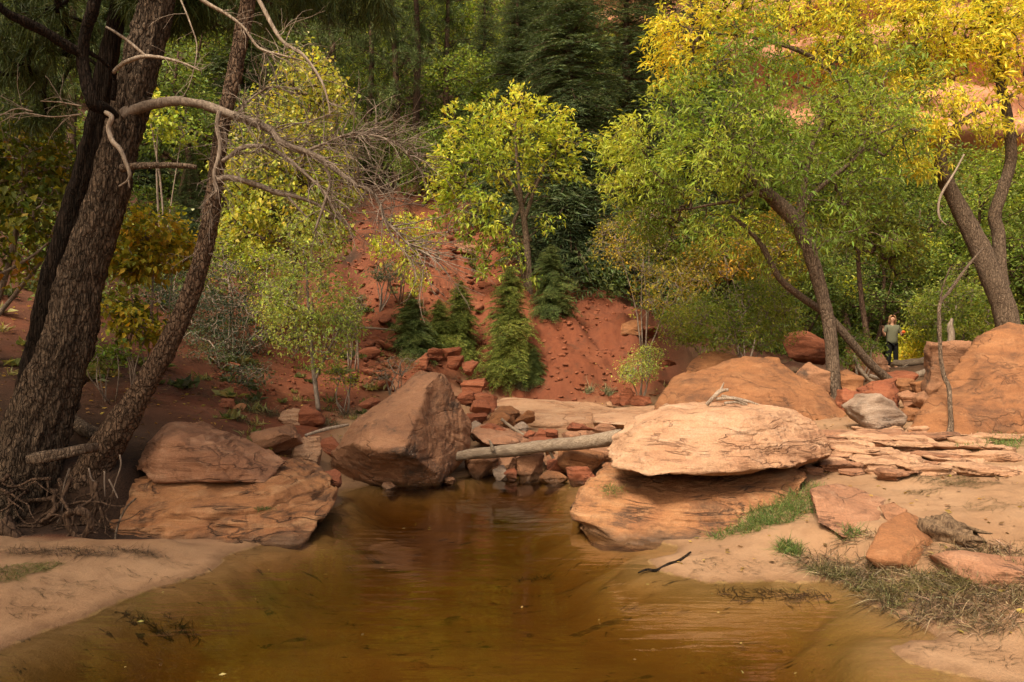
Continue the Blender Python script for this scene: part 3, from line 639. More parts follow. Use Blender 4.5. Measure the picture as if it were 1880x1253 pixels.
for i in range(60):
    px, py = rng.uniform(960, 1190), rng.uniform(640, 742)
    g = ghit(px, py); stone(g - [0, 0, .02], rng.uniform(.06, .2), rng.integers(0, 5), "loose stone at the foot of the red cut bank", "loose stones below the cut bank", rng.uniform(0, 6))
for i in range(46):
    px, py = rng.uniform(855, 1120), rng.uniform(785, 850)
    g = P(px, py, rng.uniform(9.6, 10.2)); g[2] = min(g[2], H(g[0], g[1])[0] + .22); stone(g, rng.uniform(.08, .2), rng.integers(0, 8), "small stone packed among the rocks around the pale log", "small stones of the rubble dam", rng.uniform(0, 6))
# scree too small to count
def scree():
    rg = np.random.default_rng(9); mb = MB()
    ico = bmesh.new(); bmesh.ops.create_icosphere(ico, subdivisions=1, radius=1); iv = np.array([v.co[:] for v in ico.verts]); it = np.array([[v.index for v in f.verts] for f in ico.faces]); ico.free()
    N = 4200; px = rg.uniform(380, 1220, N); Y = rg.uniform(10.5, 30, N); x = (px - CX) / FPX * Y; z = H(x, Y)
    for k in range(N):
        if Y[k] < 15.3 and x[k] > -1.6: continue
        s = rg.uniform(.012, .06) * (.6 + Y[k] / 25)
        v = iv * rg.uniform(.6, 1.3, (len(iv), 1)) * np.array([s, s * rg.uniform(.5, 1), s * rg.uniform(.35, .7)])
        a = rg.uniform(0, 6.28); v = v @ np.array([[math.cos(a), -math.sin(a), 0], [math.sin(a), math.cos(a), 0], [0, 0, 1]])
        mb.add(v + [x[k], Y[k], z[k] + s * .2], None, it)
    tag(link("gravel", mb.mesh("gravel", M['rock_red'], smooth=False)), "fine red gravel scattered down the soil slope", "gravel", None, "stuff")
scree()
# ------------------------------------------------------------------ vegetation
def leaf_quads(B, D, L, Wd, rg, fold=.25, droop=.15):
    "rhombic leaves: base B, direction D, length L, width Wd -> (4n,3) verts"
    n = len(B); D = D / (np.linalg.norm(D, axis=1)[:, None] + 1e-9)
    r = rg.normal(size=(n, 3)) * .55 + np.array([0, 0, 1.0])
    S = np.cross(D, r); S /= np.linalg.norm(S, axis=1)[:, None] + 1e-9
    N = np.cross(S, D)
    mid = B + D * (L * .45)[:, None] + N * (L * fold * .3)[:, None]
    tip = B + D * L[:, None] - np.array([0, 0, 1.0]) * (L * droop)[:, None]
    V = np.stack([B, mid + S * (Wd * .5)[:, None], tip, mid - S * (Wd * .5)[:, None]], 1)
    return V.reshape(-1, 3)
def leaf_mesh(name, V, tint, mat, org):
    n = len(V) // 4; F = np.arange(n * 4).reshape(n, 4)
    return mesh_np(name, V - np.asarray(org), [F], mat, False, tint)
def pick(pal, t, rg):
    "colour of each leaf: palette of (position, rgb) stops looked up by t, with leaf to leaf variety"
    xs_ = [p[0] for p in pal]; c = np.stack([np.interp(t, xs_, [p[1][k] for p in pal]) for k in range(3)], -1)
    j = rg.normal(0, 1, (len(t), 1)) * .16
    return np.clip(c * np.exp(j) * np.exp(rg.normal(0, .07, (len(t), 3))), .002, .95)

def blob_points(blobs, n, rg, shell=.5):
    "points in ellipsoids given as (px, py, Y, rx px, ry px, depth m[, weight])"
    vol = np.array([b[3] * b[4] * (b[6] if len(b) > 6 else 1) for b in blobs]); cnt = np.maximum(1, (vol / vol.sum() * n)).astype(int)
    out, T = [], []
    for b, c in zip(blobs, cnt):
        d = rg.normal(size=(c, 3)); d /= np.linalg.norm(d, axis=1)[:, None]
        r = rg.uniform(0, 1, c) ** (1 / 3) * (1 - shell) + shell * rg.uniform(.75, 1.05, c)
        r = np.where(rg.uniform(size=c) < .2, r * rg.uniform(1.05, 1.5, c), r)   # stray shoots
        o = P(*b[:3]); s = b[2] / FPX
        out.append(o + d * r[:, None] * np.array([b[3] * s, b[5], b[4] * s]))
    return np.concatenate(out)

def grow(trunks, ends, rg, twig_r=.004, wob=.10, maxr=.05, up=.35, k=3):
    "branches: join every cluster to the nearest wood, thickness by what it carries. trunks: list of (pts, radii)"
    nodes = np.concatenate([p for p, r in trunks]); nodes = list(map(tuple, nodes)); par = [-1] * len(nodes); fixed = len(nodes)
    arr = np.zeros((len(nodes) + len(ends) * k, 3)); arr[:fixed] = nodes; m = fixed
    tn = arr[:fixed]
    d0 = np.array([np.min(np.linalg.norm(tn - e, axis=1)) for e in ends]); order = np.argsort(d0 * rg.uniform(.8, 1.25, len(d0)))
    parent = np.full(len(arr), -1); endn = np.zeros(len(ends), int)
    for i in order:
        e = ends[i]; df = arr[:m] - e; cost = np.linalg.norm(df, axis=1) + up * np.maximum(0, df[:, 2])
        j = int(np.argmin(cost)); a = arr[j]; L = np.linalg.norm(e - a)
        last = j
        for q in range(1, k + 1):
            t = q / k; p = a * (1 - t) + e * t
            if q < k: p = p + rg.normal(0, wob * L, 3) * np.array([1, 1, .7]) + np.array([0, 0, .10 * L * math.sin(t * math.pi)])
            arr[m] = p; parent[m] = last; last = m; m += 1
        endn[i] = last
    cnt = np.zeros(m)
    for e in endn: cnt[e] += 1
    for i in range(m - 1, fixed - 1, -1):
        if parent[i] >= 0: cnt[parent[i]] += cnt[i]
    rad = np.minimum(twig_r * np.sqrt(np.maximum(cnt, 1)), maxr)
    segs = [(arr[parent[i]], arr[i], min(rad[parent[i]], maxr) if parent[i] >= fixed else min(rad[i] * 1.25, maxr), rad[i]) for i in range(fixed, m)]
    return segs, arr[endn]
def seg_tubes(mb, segs, sides=4):
    A = np.array([s[0] for s in segs]); B = np.array([s[1] for s in segs]); ra = np.array([s[2] for s in segs]); rb = np.array([s[3] for s in segs])
    D = B - A; L = np.linalg.norm(D, axis=1)[:, None] + 1e-9; D = D / L
    h = np.where(np.abs(D[:, 2:3]) < .8, np.array([[0, 0, 1.0]]), np.array([[1.0, 0, 0]])); U = np.cross(D, h); U /= np.linalg.norm(U, axis=1)[:, None]; Wv = np.cross(D, U)
    th = np.linspace(0, 2 * math.pi, sides, endpoint=False); c, s_ = np.cos(th), np.sin(th)
    ring = c[None, :, None] * U[:, None] + s_[None, :, None] * Wv[:, None]
    V = np.concatenate([A[:, None] + ring * ra[:, None, None], B[:, None] + ring * rb[:, None, None]], 1)
    n = len(segs); base = np.arange(n)[:, None] * 2 * sides; k = np.arange(sides)[None]; k2 = (k + 1) % sides
    Q = np.stack([base + k, base + k2, base + sides + k2, base + sides + k], -1).reshape(-1, 4)
    mb.add(V.reshape(-1, 3), Q)

def ptrunk(L, Y, wY=None, n=None):
    "trunk from (px, py, width px[, Y]) along the photo at distance Y"
    pts = np.array([P(q[0], q[1], q[3] if len(q) > 3 else Y) for q in L]); r = np.array([q[2] / 2 / FPX * (q[3] if len(q) > 3 else Y) for q in L])
    n = n or max(8, len(L) * 5); return catmull(pts, n), np.interp(np.linspace(0, 1, n), np.linspace(0, 1, len(L)), r)

def leaves_at(ends, dirs, per, size, wd, spread, pal, tfun, rg, out=.5, up=0.0, droop=.15):
    n = len(ends) * per; i = np.repeat(np.arange(len(ends)), per)
    D = dirs[i] * out + rg.normal(size=(n, 3)) * .8 + np.array([0, 0, up])
    B = ends[i] + rg.normal(0, spread, (n, 3)) * np.array([1, 1, .8])
    L = size * rg.uniform(.4, 1.35, n); V = leaf_quads(B, D, L, L * wd * rg.uniform(.8, 1.2, n), rg, droop=droop)
    t = tfun(B, i) if tfun else rg.uniform(0, 1, n)
    return V, pick(pal, np.clip(t, 0, 1), rg)

def broadleaf(name, label, trunks, blobs, n, per, size, wd, pal, bark, seed, tfun=None, spread=.06, cat="tree", group=None, twig_r=.004, maxr=.05, out=.5, up=0.0, droop=.15, sides=14, barkamp=.06, shell=.45, tw_parts=True, wob=.10, leafmat='leaf', extra_dead=0):
    rg = np.random.default_rng(seed)
    ends = blob_points(blobs, n, rg, shell)
    segs, en = grow(trunks, ends, rg, twig_r, wob, maxr)
    org = np.array(trunks[0][0][0])
    root = empty(name, org, label, cat, group)
    mb = MB()
    for i, (p, r) in enumerate(trunks): tube(mb, p, r, sides, barkamp, seed + i)
    seg_tubes(mb, segs)
    if extra_dead:   # bare dry twigs under the crown
        allp = np.array([s[1] for s in segs])
        for _ in range(extra_dead):
            a = allp[rg.integers(len(allp))]; d = rg.normal(size=3); d[2] -= .3; d /= np.linalg.norm(d); L = rg.uniform(.2, .6)
            pts = [a]; 
            for q in range(4): d = d + rg.normal(0, .3, 3); d /= np.linalg.norm(d); pts.append(pts[-1] + d * L / 4)
            tube(mb, pts, np.linspace(.005, .0015, 5), 4, cap=False)
    link("trunk", mb.mesh("trunk", M[bark], org), root)
    cen = np.mean(ends, 0); dirs = en - np.array([s[0] for s in segs])[np.arange(len(en)) * 0 + 0] * 0 - cen
    dirs /= np.linalg.norm(dirs, axis=1)[:, None] + 1e-9
    V, t = leaves_at(en, dirs, per, size, wd, spread, pal, tfun, rg, out, up, droop)
    link("crown", leaf_mesh("crown", V, t, M[leafmat], org), root)
    return root

GREEN = [(0, (.15, .23, .035)), (.5, (.30, .38, .055)), (1, (.48, .49, .065))]
YELLOW = [(0, (.34, .38, .045)), (.35, (.58, .54, .06)), (.8, (.74, .65, .075)), (1, (.72, .54, .05))]
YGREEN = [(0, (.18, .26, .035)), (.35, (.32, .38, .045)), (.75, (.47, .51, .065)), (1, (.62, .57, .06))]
PALEG = [(0, (.18, .26, .06)), (.6, (.33, .40, .09)), (1, (.46, .47, .10))]
DKG = [(0, (0.060, 0.098, 0.024)), (.6, (0.120, 0.173, 0.039)), (1, (0.225, 0.270, 0.053))]
MIDG = [(0, (0.081, 0.131, 0.025)), (.6, (0.175, 0.237, 0.037)), (1, (0.300, 0.325, 0.050))]
AUT = [(0, (.07, .10, .02)), (.4, (.20, .22, .025)), (.75, (.42, .36, .035)), (1, (.46, .30, .03))]
BLUEG = [(0, (0.036, 0.058, 0.034)), (.7, (0.072, 0.102, 0.060)), (1, (0.144, 0.180, 0.084))]
FIRD = [(0, (0.042, 0.065, 0.027)), (.6, (0.083, 0.117, 0.042)), (1, (0.165, 0.203, 0.075))]
FIRB = [(0, (.08, .105, .02)), (.6, (.165, .20, .037)), (1, (.29, .30, .06))]
PINE = [(0, (0.053, 0.078, 0.027)), (.6, (0.105, 0.143, 0.042)), (1, (0.195, 0.225, 0.068))]

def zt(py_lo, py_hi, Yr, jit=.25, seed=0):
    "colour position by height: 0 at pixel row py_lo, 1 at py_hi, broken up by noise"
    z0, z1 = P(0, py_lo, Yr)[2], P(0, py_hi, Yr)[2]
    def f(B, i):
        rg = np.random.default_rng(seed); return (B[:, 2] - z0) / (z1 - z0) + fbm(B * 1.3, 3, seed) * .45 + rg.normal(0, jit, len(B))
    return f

# --- the broadleaf trees one can tell apart
T2 = [ptrunk([(1529, 742, 41.4), (1527, 715, 30.6), (1530, 680, 23.2), (1522, 600, 22.4), (1508, 540, 24.0), (1495, 490, 26.4), (1478, 440, 27.2), (1455, 400, 27.2), (1420, 365, 24.8), (1385, 330, 17.6), (1350, 300, 11.2), (1310, 270, 6.4)], 12.5),
      ptrunk([(1478, 440, 19.2), (1470, 390, 16.0), (1478, 330, 12.0), (1490, 270, 8.0), (1520, 210, 4.8)], 12.5),
      ptrunk([(1455, 400, 14.4), (1500, 350, 9.6), (1560, 300, 7.2), (1600, 260, 4.0)], 12.6),
      ptrunk([(1640, 705, 17.6, 13.4), (1600, 670, 16.0, 13.3), (1560, 625, 15.2, 13.2), (1520, 580, 13.6, 13.2), (1470, 545, 12.8, 13.1), (1430, 510, 12.0, 13), (1398, 450, 10.4, 13), (1372, 420, 8.0, 13), (1340, 395, 4.8, 13)], 13.2),
      ptrunk([(1420, 365, 12.8), (1385, 355, 9.6), (1355, 368, 8.0), (1310, 375, 5.6), (1260, 385, 3.2)], 12.4)]
B2 = [(1520, 410, 12.1, 90, 50, .7, .5), (1300, 430, 12.5, 80, 40, .7, .6), (1600, 420, 13, 70, 50, .8, .5), (1440, 480, 12.8, 60, 40, .6, .25), (1150, 310, 12.6, 50, 75, .8), (1130, 250, 12.7, 35, 40, .6), (1190, 400, 12.8, 60, 35, .7), (1380, 250, 12.6, 60, 50, .9), (1190, 270, 12.6, 85, 60, 1.0), (1270, 190, 12.8, 80, 75, 1.1), (1380, 130, 12.8, 85, 80, 1.1), (1340, 250, 12.2, 110, 80, 1.0), (1470, 210, 12.6, 110, 90, 1.2), (1180, 350, 12.4, 75, 50, .9), (1560, 230, 12.8, 90, 80, 1.2), (1640, 160, 13.3, 70, 60, 1.0),
      (1430, 310, 12.0, 110, 45, .9), (1270, 310, 12.0, 100, 55, .9), (1580, 330, 13, 90, 60, 1.0), (1650, 260, 13.2, 60, 60, .9), (1210, 440, 13.2, 60, 40, .8, .6), (1490, 390, 13.4, 120, 50, .8, .35), (1400, 450, 13.6, 70, 50, .8, .3)]
broadleaf("leaning_tree", "leaning green broadleaf tree with flared roots rising between the boulders on the right", T2, B2, 1550, 17, .105, .27, GREEN, 'bark_grey', 41,
          tfun=lambda B, i: .45 + fbm(B * .9, 3, 4) * .5 + np.clip((1150 - (B[:, 0] / B[:, 1] * FPX + CX)) * .004 + .15, -.2, .4), spread=.07, twig_r=.0028, maxr=.03, extra_dead=620, out=.6, shell=.2)
# flared foot of that tree
T3 = [ptrunk([(1868, 720, 46), (1858, 640, 40), (1845, 570, 40), (1822, 515, 38), (1800, 460, 36), (1768, 395, 31), (1737, 335, 27), (1712, 290, 20), (1665, 235, 15), (1600, 185, 12), (1540, 140, 10), (1470, 95, 8), (1380, 70, 5), (1290, 60, 3)], 15),
      ptrunk([(1845, 570, 22), (1838, 500, 22), (1833, 430, 21), (1826, 395, 21), (1840, 350, 20), (1856, 290, 20), (1850, 220, 18), (1838, 160, 17), (1832, 80, 15), (1820, 0, 13), (1815, -120, 9)], 15.1),
      ptrunk([(1737, 335, 12), (1735, 258, 10), (1780, 215, 10), (1830, 190, 8), (1880, 165, 6), (1940, 140, 4)], 14.6),
      ptrunk([(1665, 235, 9), (1690, 150, 8), (1700, 60, 6), (1710, -40, 4)], 15),
      ptrunk([(1540, 140, 8), (1500, 60, 6), (1480, -30, 4)], 15.4)]
B3 = [(1215, 85, 15.6, 35, 55, .8), (1290, 55, 15.4, 80, 55, 1.2), (1260, 130, 15.4, 55, 40, .9), (1360, 20, 15.6, 90, 55, 1.2), (1450, 70, 15.4, 90, 55, 1.2), (1520, 10, 15.6, 80, 50, 1.2), (1560, 110, 15.2, 80, 55, 1.2), (1650, 70, 15.2, 90, 65, 1.3),
      (1735, 80, 14.8, 60, 70, 1.1), (1820, 40, 14.6, 55, 50, 1, 1.0), (1700, 20, 15.2, 100, 40, 1.2), (1690, 195, 14.8, 70, 55, .9), (1770, 215, 14.4, 65, 35, .8, 1.0), (1695, 285, 14.6, 45, 40, .7), (1660, 255, 14.8, 30, 50, .6), (1850, 150, 14.4, 40, 25, .6, .6), (1620, 150, 15.4, 60, 50, 1), (1890, 60, 14.6, 60, 70, 1, 1.2), (1800, 105, 14.7, 70, 40, 1, 1.0), (1860, 10, 14.8, 50, 40, 1, 1.0), (1880, 230, 14.6, 50, 25, .7, .7), (1450, -60, 15.6, 200, 50, 1.5), (1750, -60, 15, 160, 50, 1.5)]
broadleaf("yellow_tree", "tall bright yellow tree with two bent grey trunks behind the huge right boulder", T3, B3, 2100, 15, .13, .30, YELLOW, 'bark_grey', 43,
          tfun=lambda B, i: .45 + fbm(B * .8, 3, 4) * .5 + np.random.default_rng(1).normal(0, .2, len(B)), spread=.08, twig_r=.004, out=.7, shell=.3, extra_dead=120)
T1 = [ptrunk([(978, 625, 17), (975, 570, 14), (972, 520, 13), (968, 460, 12), (962, 405, 11), (955, 370, 9), (935, 335, 8), (905, 310, 6), (865, 300, 4)], 18.3),
      ptrunk([(962, 405, 8), (985, 340, 6), (1010, 290, 5), (1045, 255, 3)], 18.3), ptrunk([(958, 380, 8), (950, 300, 6), (946, 235, 5), (960, 180, 3)], 18.3),
      ptrunk([(974, 560, 9), (955, 480, 8), (942, 420, 7), (955, 385, 6), (985, 330, 4)], 18.4)]
B1 = [(855, 225, 18.3, 40, 45, .9), (935, 205, 18.3, 55, 45, 1.0), (1000, 225, 18.2, 40, 45, .9), (1045, 275, 18.2, 38, 35, .8), (845, 300, 18.2, 55, 55, 1), (935, 290, 18, 85, 50, 1.1), (815, 335, 18.3, 35, 45, .8), (860, 390, 18.0, 70, 45, .9), (895, 440, 18, 60, 38, .7), (1005, 410, 18, 35, 16, .5, .7), (1040, 320, 18.2, 40, 20, .6), (920, 490, 17.8, 50, 18, .5, .6), (975, 515, 17.8, 25, 18, .4, .6), (1020, 250, 18.2, 45, 25, .7), (945, 250, 18, 80, 60, 1)]
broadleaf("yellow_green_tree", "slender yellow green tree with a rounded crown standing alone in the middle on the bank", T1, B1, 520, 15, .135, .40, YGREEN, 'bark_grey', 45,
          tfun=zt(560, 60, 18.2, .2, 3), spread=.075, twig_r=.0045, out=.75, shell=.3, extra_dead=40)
T4 = [ptrunk([(548, 700, 9), (545, 620, 8), (540, 540, 8), (545, 420, 7), (556, 300, 6), (570, 180, 5), (575, 90, 3)], 13.8), ptrunk([(545, 420, 5), (490, 370, 4), (450, 330, 3)], 13.8)]
B4 = [(570, 140, 13.8, 55, 45, .8), (612, 180, 13.8, 35, 35, .6), (515, 215, 13.9, 55, 50, .9), (565, 280, 13.8, 80, 50, .9), (480, 320, 13.8, 75, 50, .9), (540, 390, 13.7, 95, 55, .9), (450, 410, 13.8, 55, 60, .8), (620, 340, 13.9, 40, 40, .7), (440, 260, 14, 30, 50, .5, .5), (470, 470, 13.8, 60, 35, .8), (590, 430, 13.7, 50, 30, .7)]
broadleaf("aspen", "tall thin yellow green aspen behind the dead branches on the left", T4, B4, 1150, 9, .078, .85, [(0, (.20, .26, .05)), (.5, (.38, .40, .06)), (.85, (.58, .50, .06)), (1, (.45, .48, .22))], 'bark_grey', 47,
          tfun=lambda B, i: np.random.default_rng(2).normal(.45, .25, len(B)) + fbm(B, 3, 6) * .35, spread=.10, out=.3, droop=.35)
T5 = [ptrunk([(585, 755, 9), (578, 700, 8), (572, 640, 7), (566, 560, 5), (562, 480, 3)], 11.2), ptrunk([(578, 700, 5), (600, 650, 4), (625, 600, 3)], 11.2)]
B5 = [(545, 425, 11.2, 35, 35, .35, .5), (600, 445, 11.2, 30, 30, .35, .5), (500, 545, 11.2, 25, 35, .35, .5), (562, 475, 11.2, 55, 35, .5), (575, 545, 11.2, 75, 55, .6), (600, 615, 11.1, 55, 45, .6), (525, 590, 11.2, 40, 50, .5), (640, 580, 11.2, 30, 30, .4), (590, 660, 11.1, 40, 25, .4, .5), (530, 640, 11.2, 30, 25, .4, .4)]
broadleaf("sapling", "pale green small leaved sapling on the soil left of the pointed boulder", T5, B5, 900, 9, .052, .5, PALEG, 'twig', 49, tfun=lambda B, i: np.random.default_rng(3).normal(.5, .25, len(B)) + fbm(B * 1.6, 3, 8) * .3, spread=.055, twig_r=.0022, maxr=.015)

def shrub(label, blobs, n, per, size, wd, pal, seed, base=None, name="shrub", mean=.45, **kw):
    Y = np.mean([b[2] for b in blobs]); px = np.mean([b[0] for b in blobs])
    b = np.array(base) if base is not None else G(px, Y, -.03)
    tr = []
    rg = np.random.default_rng(seed)
    for k in range(5):
        q = blobs[k % len(blobs)]; e = P(*q[:3]); m_ = (b + e) / 2 + rg.normal(0, .08, 3); tr.append((catmull([b + rg.normal(0, .04, 3) * [1, 1, 0], m_, e], 6), np.linspace(.014, .006, 6) * Y / 12))
    return broadleaf(name, label, tr, blobs, n, per, size, wd, pal, 'twig', seed, tfun=lambda B, i: np.random.default_rng(seed).normal(mean, .25, len(B)) + fbm(B * 1.4, 3, seed) * .35, cat="shrub", sides=5, barkamp=0, twig_r=.0025, maxr=.02, spread=kw.pop('spread', .07), **kw)

MAPLE = .75
broadleaf("maple", "maple with green and yellow leaves at the left edge behind the dark split trunk", [ptrunk([(-60, 760, 16), (-20, 600, 13), (20, 470, 10), (40, 360, 8), (60, 260, 5)], 8.8), ptrunk([(-20, 600, 8), (60, 500, 7), (110, 430, 4)], 8.8), ptrunk([(0, 505, 6), (60, 470, 5), (95, 440, 3)], 8.5)],
   [(40, 250, 8.9, 80, 40, .6), (70, 310, 8.7, 80, 50, .6), (20, 350, 8.8, 70, 50, .6), (100, 390, 8.6, 60, 50, .6), (30, 440, 8.7, 70, 45, .6), (120, 330, 9, 40, 60, .5), (-40, 300, 8.8, 60, 120, .6), (20, 500, 8.6, 50, 25, .4, .5)], 420, 11, .085, .75,
   [(0, (.07, .10, .016)), (.5, (.16, .17, .02)), (.85, (.33, .26, .02)), (1, (.34, .15, .02))], 'twig', 51, tfun=lambda B, i: np.random.default_rng(4).normal(.3, .25, len(B)) + sstep(2.9, 2.2, B[:, 2]) * .45 + fbm(B * 1.5, 2, 4) * .25, spread=.09, out=.6, droop=.3, maxr=.02)
shrub("maple bush with yellow and orange leaves between the two big left trunks", [(285, 430, 9.2, 60, 35, .5), (260, 470, 9.2, 50, 35, .4), (320, 460, 9.3, 45, 30, .4), (240, 490, 9.1, 35, 20, .3)], 190, 11, .085, .75, AUT, 53, name="maple", mean=.6, out=.6, droop=.3)
shrub("low orange and green maple seedling on the dark slope between the left trunks", [(250, 590, 9.0, 45, 28, .35), (220, 560, 9, 30, 20, .3), (270, 610, 9, 30, 14, .3)], 90, 10, .08, .75, AUT, 54, name="maple", mean=.4, out=.6, droop=.3)
shrub("small dim green plant at the right foot of the big left trunk", [(180, 655, 8.4, 30, 18, .3), (215, 650, 8.4, 20, 14, .2)], 50, 9, .06, .6, MIDG, 55, mean=.3)
shrub("yellow leaved bush high between the left trunks", [(290, 215, 15, 30, 40, .6), (270, 190, 15, 20, 20, .4), (335, 240, 15, 30, 25, .5)], 90, 10, .1, .6, YGREEN, 56)
shrub("dark blue green shrub under the aspen at the left", [(420, 520, 12.6, 55, 45, .7), (400, 575, 12.4, 45, 40, .6), (450, 600, 12.3, 60, 50, .7), (420, 640, 12.0, 40, 22, .5)], 520, 11, .04, .5, BLUEG, 57, mean=.4)
shrub("low grey green shrub between the slender trunk and the aspen", [(320, 520, 12.8, 50, 35, .6), (350, 570, 12.6, 45, 35, .5), (290, 540, 12.8, 35, 25, .5)], 320, 11, .045, .5, BLUEG, 58, mean=.3)
shrub("thin yellow green bush at the foot of the aspen", [(490, 500, 12.9, 55, 45, .6), (410, 470, 13.1, 40, 30, .5), (500, 560, 12.5, 30, 35, .4)], 380, 10, .045, .55, YGREEN, 59, mean=.3)
shrub("creeping grey green plants on the dark left bank", [(385, 655, 11.4, 35, 18, .4), (460, 690, 11.2, 40, 22, .4), (360, 620, 11.8, 30, 14, .3)], 200, 9, .04, .55, BLUEG, 60, mean=.6)
shrub("pale sage like bush on the slope right of the sapling", [(640, 590, 13.5, 25, 30, .4), (655, 560, 13.6, 20, 20, .3)], 160, 9, .035, .4, [(0, (.09, .11, .06)), (1, (.20, .22, .12))], 61)
shrub("small yellow flowered weed left of the pointed boulder", [(625, 690, 11.5, 22, 14, .25), (645, 700, 11.4, 16, 10, .2)], 70, 8, .035, .5, YGREEN, 62, mean=.6)
shrub("tuft of pale green brush above the pointed boulder", [(735, 670, 12.6, 32, 18, .3), (700, 690, 12.3, 24, 12, .3)], 150, 9, .05, .12, [(0, (.10, .105, .04)), (1, (.25, .23, .10))], 63, up=.8)
shrub("yellow green sprig hanging over the red slope", [(745, 465, 13.4, 28, 30, .3), (700, 455, 13.4, 22, 20, .25), (780, 440, 13.4, 35, 14, .25), (765, 510, 13.3, 25, 18, .2), (755, 415, 13.4, 35, 20, .3)], 130, 12, .085, .42, YGREEN, 64, mean=.75, base=P(735, 560, 14.2))
shrub("bushy grey green shrub on the slope below the hanging yellow sprig", [(715, 500, 17, 22, 22, .4), (690, 505, 17, 14, 12, .3)], 130, 9, .05, .5, BLUEG, 65, mean=.8)
shrub("dense green shrub under the leaning tree", [(1360, 570, 14.8, 90, 48, .9), (1290, 590, 14.6, 70, 40, .8), (1420, 590, 14.6, 50, 45, .7), (1250, 600, 14.8, 40, 35, .6), (1350, 620, 14.2, 90, 22, .6), (1400, 530, 15, 50, 30, .6)], 1300, 11, .06, .45, MIDG, 66, mean=.62)
shrub("orange tinted shrub with bare twigs left of the leaning tree", [(1180, 470, 16.5, 70, 40, 1.0), (1230, 530, 16.2, 70, 45, .9), (1130, 440, 16.8, 45, 35, .7), (1190, 410, 16.6, 70, 35, .9)], 520, 10, .07, .5, [(0, (.10, .12, .02)), (.5, (.28, .26, .035)), (1, (.50, .38, .05))], 67, mean=.5, extra_dead=300)
shrub("golden bush behind the leaning tree", [(1330, 470, 17.5, 80, 40, .9), (1420, 480, 17.5, 70, 50, .9), (1290, 500, 17.2, 50, 30, .7), (1440, 420, 17.5, 60, 40, .8)], 620, 10, .085, .5, [(0, (.10, .12, .02)), (.5, (.30, .24, .03)), (1, (.55, .30, .04))], 68, mean=.55)
shrub("small pale yellow green bush at the foot of the cut bank", [(1175, 675, 14.6, 32, 20, .4), (1190, 650, 14.8, 22, 16, .3), (1155, 690, 14.4, 18, 12, .3)], 210, 10, .05, .5, PALEG, 69, mean=.75)
shrub("bright yellow bush right behind the person", [(1672, 620, 23.6, 24, 20, .6), (1682, 645, 23.4, 22, 18, .5), (1660, 655, 23.2, 20, 14, .4)], 300, 10, .10, .55, YELLOW, 70, mean=.5, base=G(1672, 23.5))
shrub("leafy dim green plant beside the roots of the leaning tree", [(1570, 625, 14.6, 22, 18, .3), (1600, 640, 14.4, 18, 12, .3), (1555, 660, 14.2, 20, 10, .3)], 160, 9, .06, .5, MIDG, 71, mean=.4)
shrub("mixed green and yellow brush behind the thin bare sapling", [(1755, 560, 21, 70, 45, 1.2), (1810, 600, 20, 60, 40, 1), (1710, 590, 22, 40, 45, .9), (1770, 620, 19.5, 60, 22, .8)], 1100, 10, .095, .5, MIDG, 72, mean=.8)

def slope_plants():
    rg = np.random.default_rng(33); px = np.append(rg.uniform(380, 1230, 420), rg.uniform(-900, 480, 700)); Y = np.append(rg.uniform(11, 29, 420), rg.uniform(7.0, 17, 700)); x = (px - CX) / FPX * Y; ok = (Y > 15.8) | (x < -2.2); ok &= vnoise(np.stack([x * .5, Y * .4, x * 0], -1), 5) > -.05; x, Y = x[ok], Y[ok]; z = H(x, Y)
    s_ = rg.uniform(.06, .22, len(x)); i = np.repeat(np.arange(len(x)), 34); n = len(i); d = rg.normal(size=(n, 3)); d[:, 2] = np.abs(d[:, 2]) + .3
    L = s_[i] * rg.uniform(.5, 1.2, n); V = leaf_quads(np.stack([x, Y, z], -1)[i] + rg.normal(0, .35, (n, 3)) * s_[i][:, None] * [1, 1, .1], d, L, L * np.where(rg.uniform(size=len(x)) < .5, .12, .4)[i], rg)
    t = pick([(0, (.05, .06, .025)), (.5, (.13, .15, .05)), (1, (.30, .26, .10))], np.clip(rg.uniform(size=len(x))[i] + rg.normal(0, .15, n), 0, 1), rg)
    tag(link("low_plants", leaf_mesh("low_plants", V, t, M['leaf'], (0, 0, 0))), "small sparse plants and tufts dotted over the red slope", "ground plants", None, "stuff")
slope_plants()

# --- conifers
def frond(rg, L, dense, nl, nw, droop, side=.42):
    "one conifer branch along +x: side shoots set with short needles -> quads"
    B, D, Ln = [], [], []; axis_pts = []
    ns = max(5, int(L * dense))
    for i in range(ns):
        t = (i + .6) / ns
        x = L * t; base = np.array([x, 0, -droop * x * x / L + .10 * L * math.sin(t * 3)])
        sl_ = L * side * (1 - t) ** .7 * rg.uniform(.7, 1.1) + .04
        for s in (-1, 1):
            d = np.array([.75, s * .7, -.12 + rg.normal(0, .12)]); d /= np.linalg.norm(d)
            m_ = max(2, int(sl_ / (nl * .45)))
            for q in range(m_):
                p = base + d * sl_ * (q + .3) / m_ - np.array([0, 0, .15 * sl_ * ((q + .3) / m_) ** 2])
                for e in (-1, 1):
                    nd = d + np.array([-d[1], d[0], 0]) * e * .75 + rg.normal(0, .2, 3); B.append(p); D.append(nd); Ln.append(nl * rg.uniform(.7, 1.2))
        B.append(base); D.append(np.array([1, 0, .1]) + rg.normal(0, .2, 3)); Ln.append(nl)
    B, D, Ln = np.array(B), np.array(D), np.array(Ln)
    return leaf_quads(B, D, Ln, np.full(len(B), nw), rg, .1, .12)
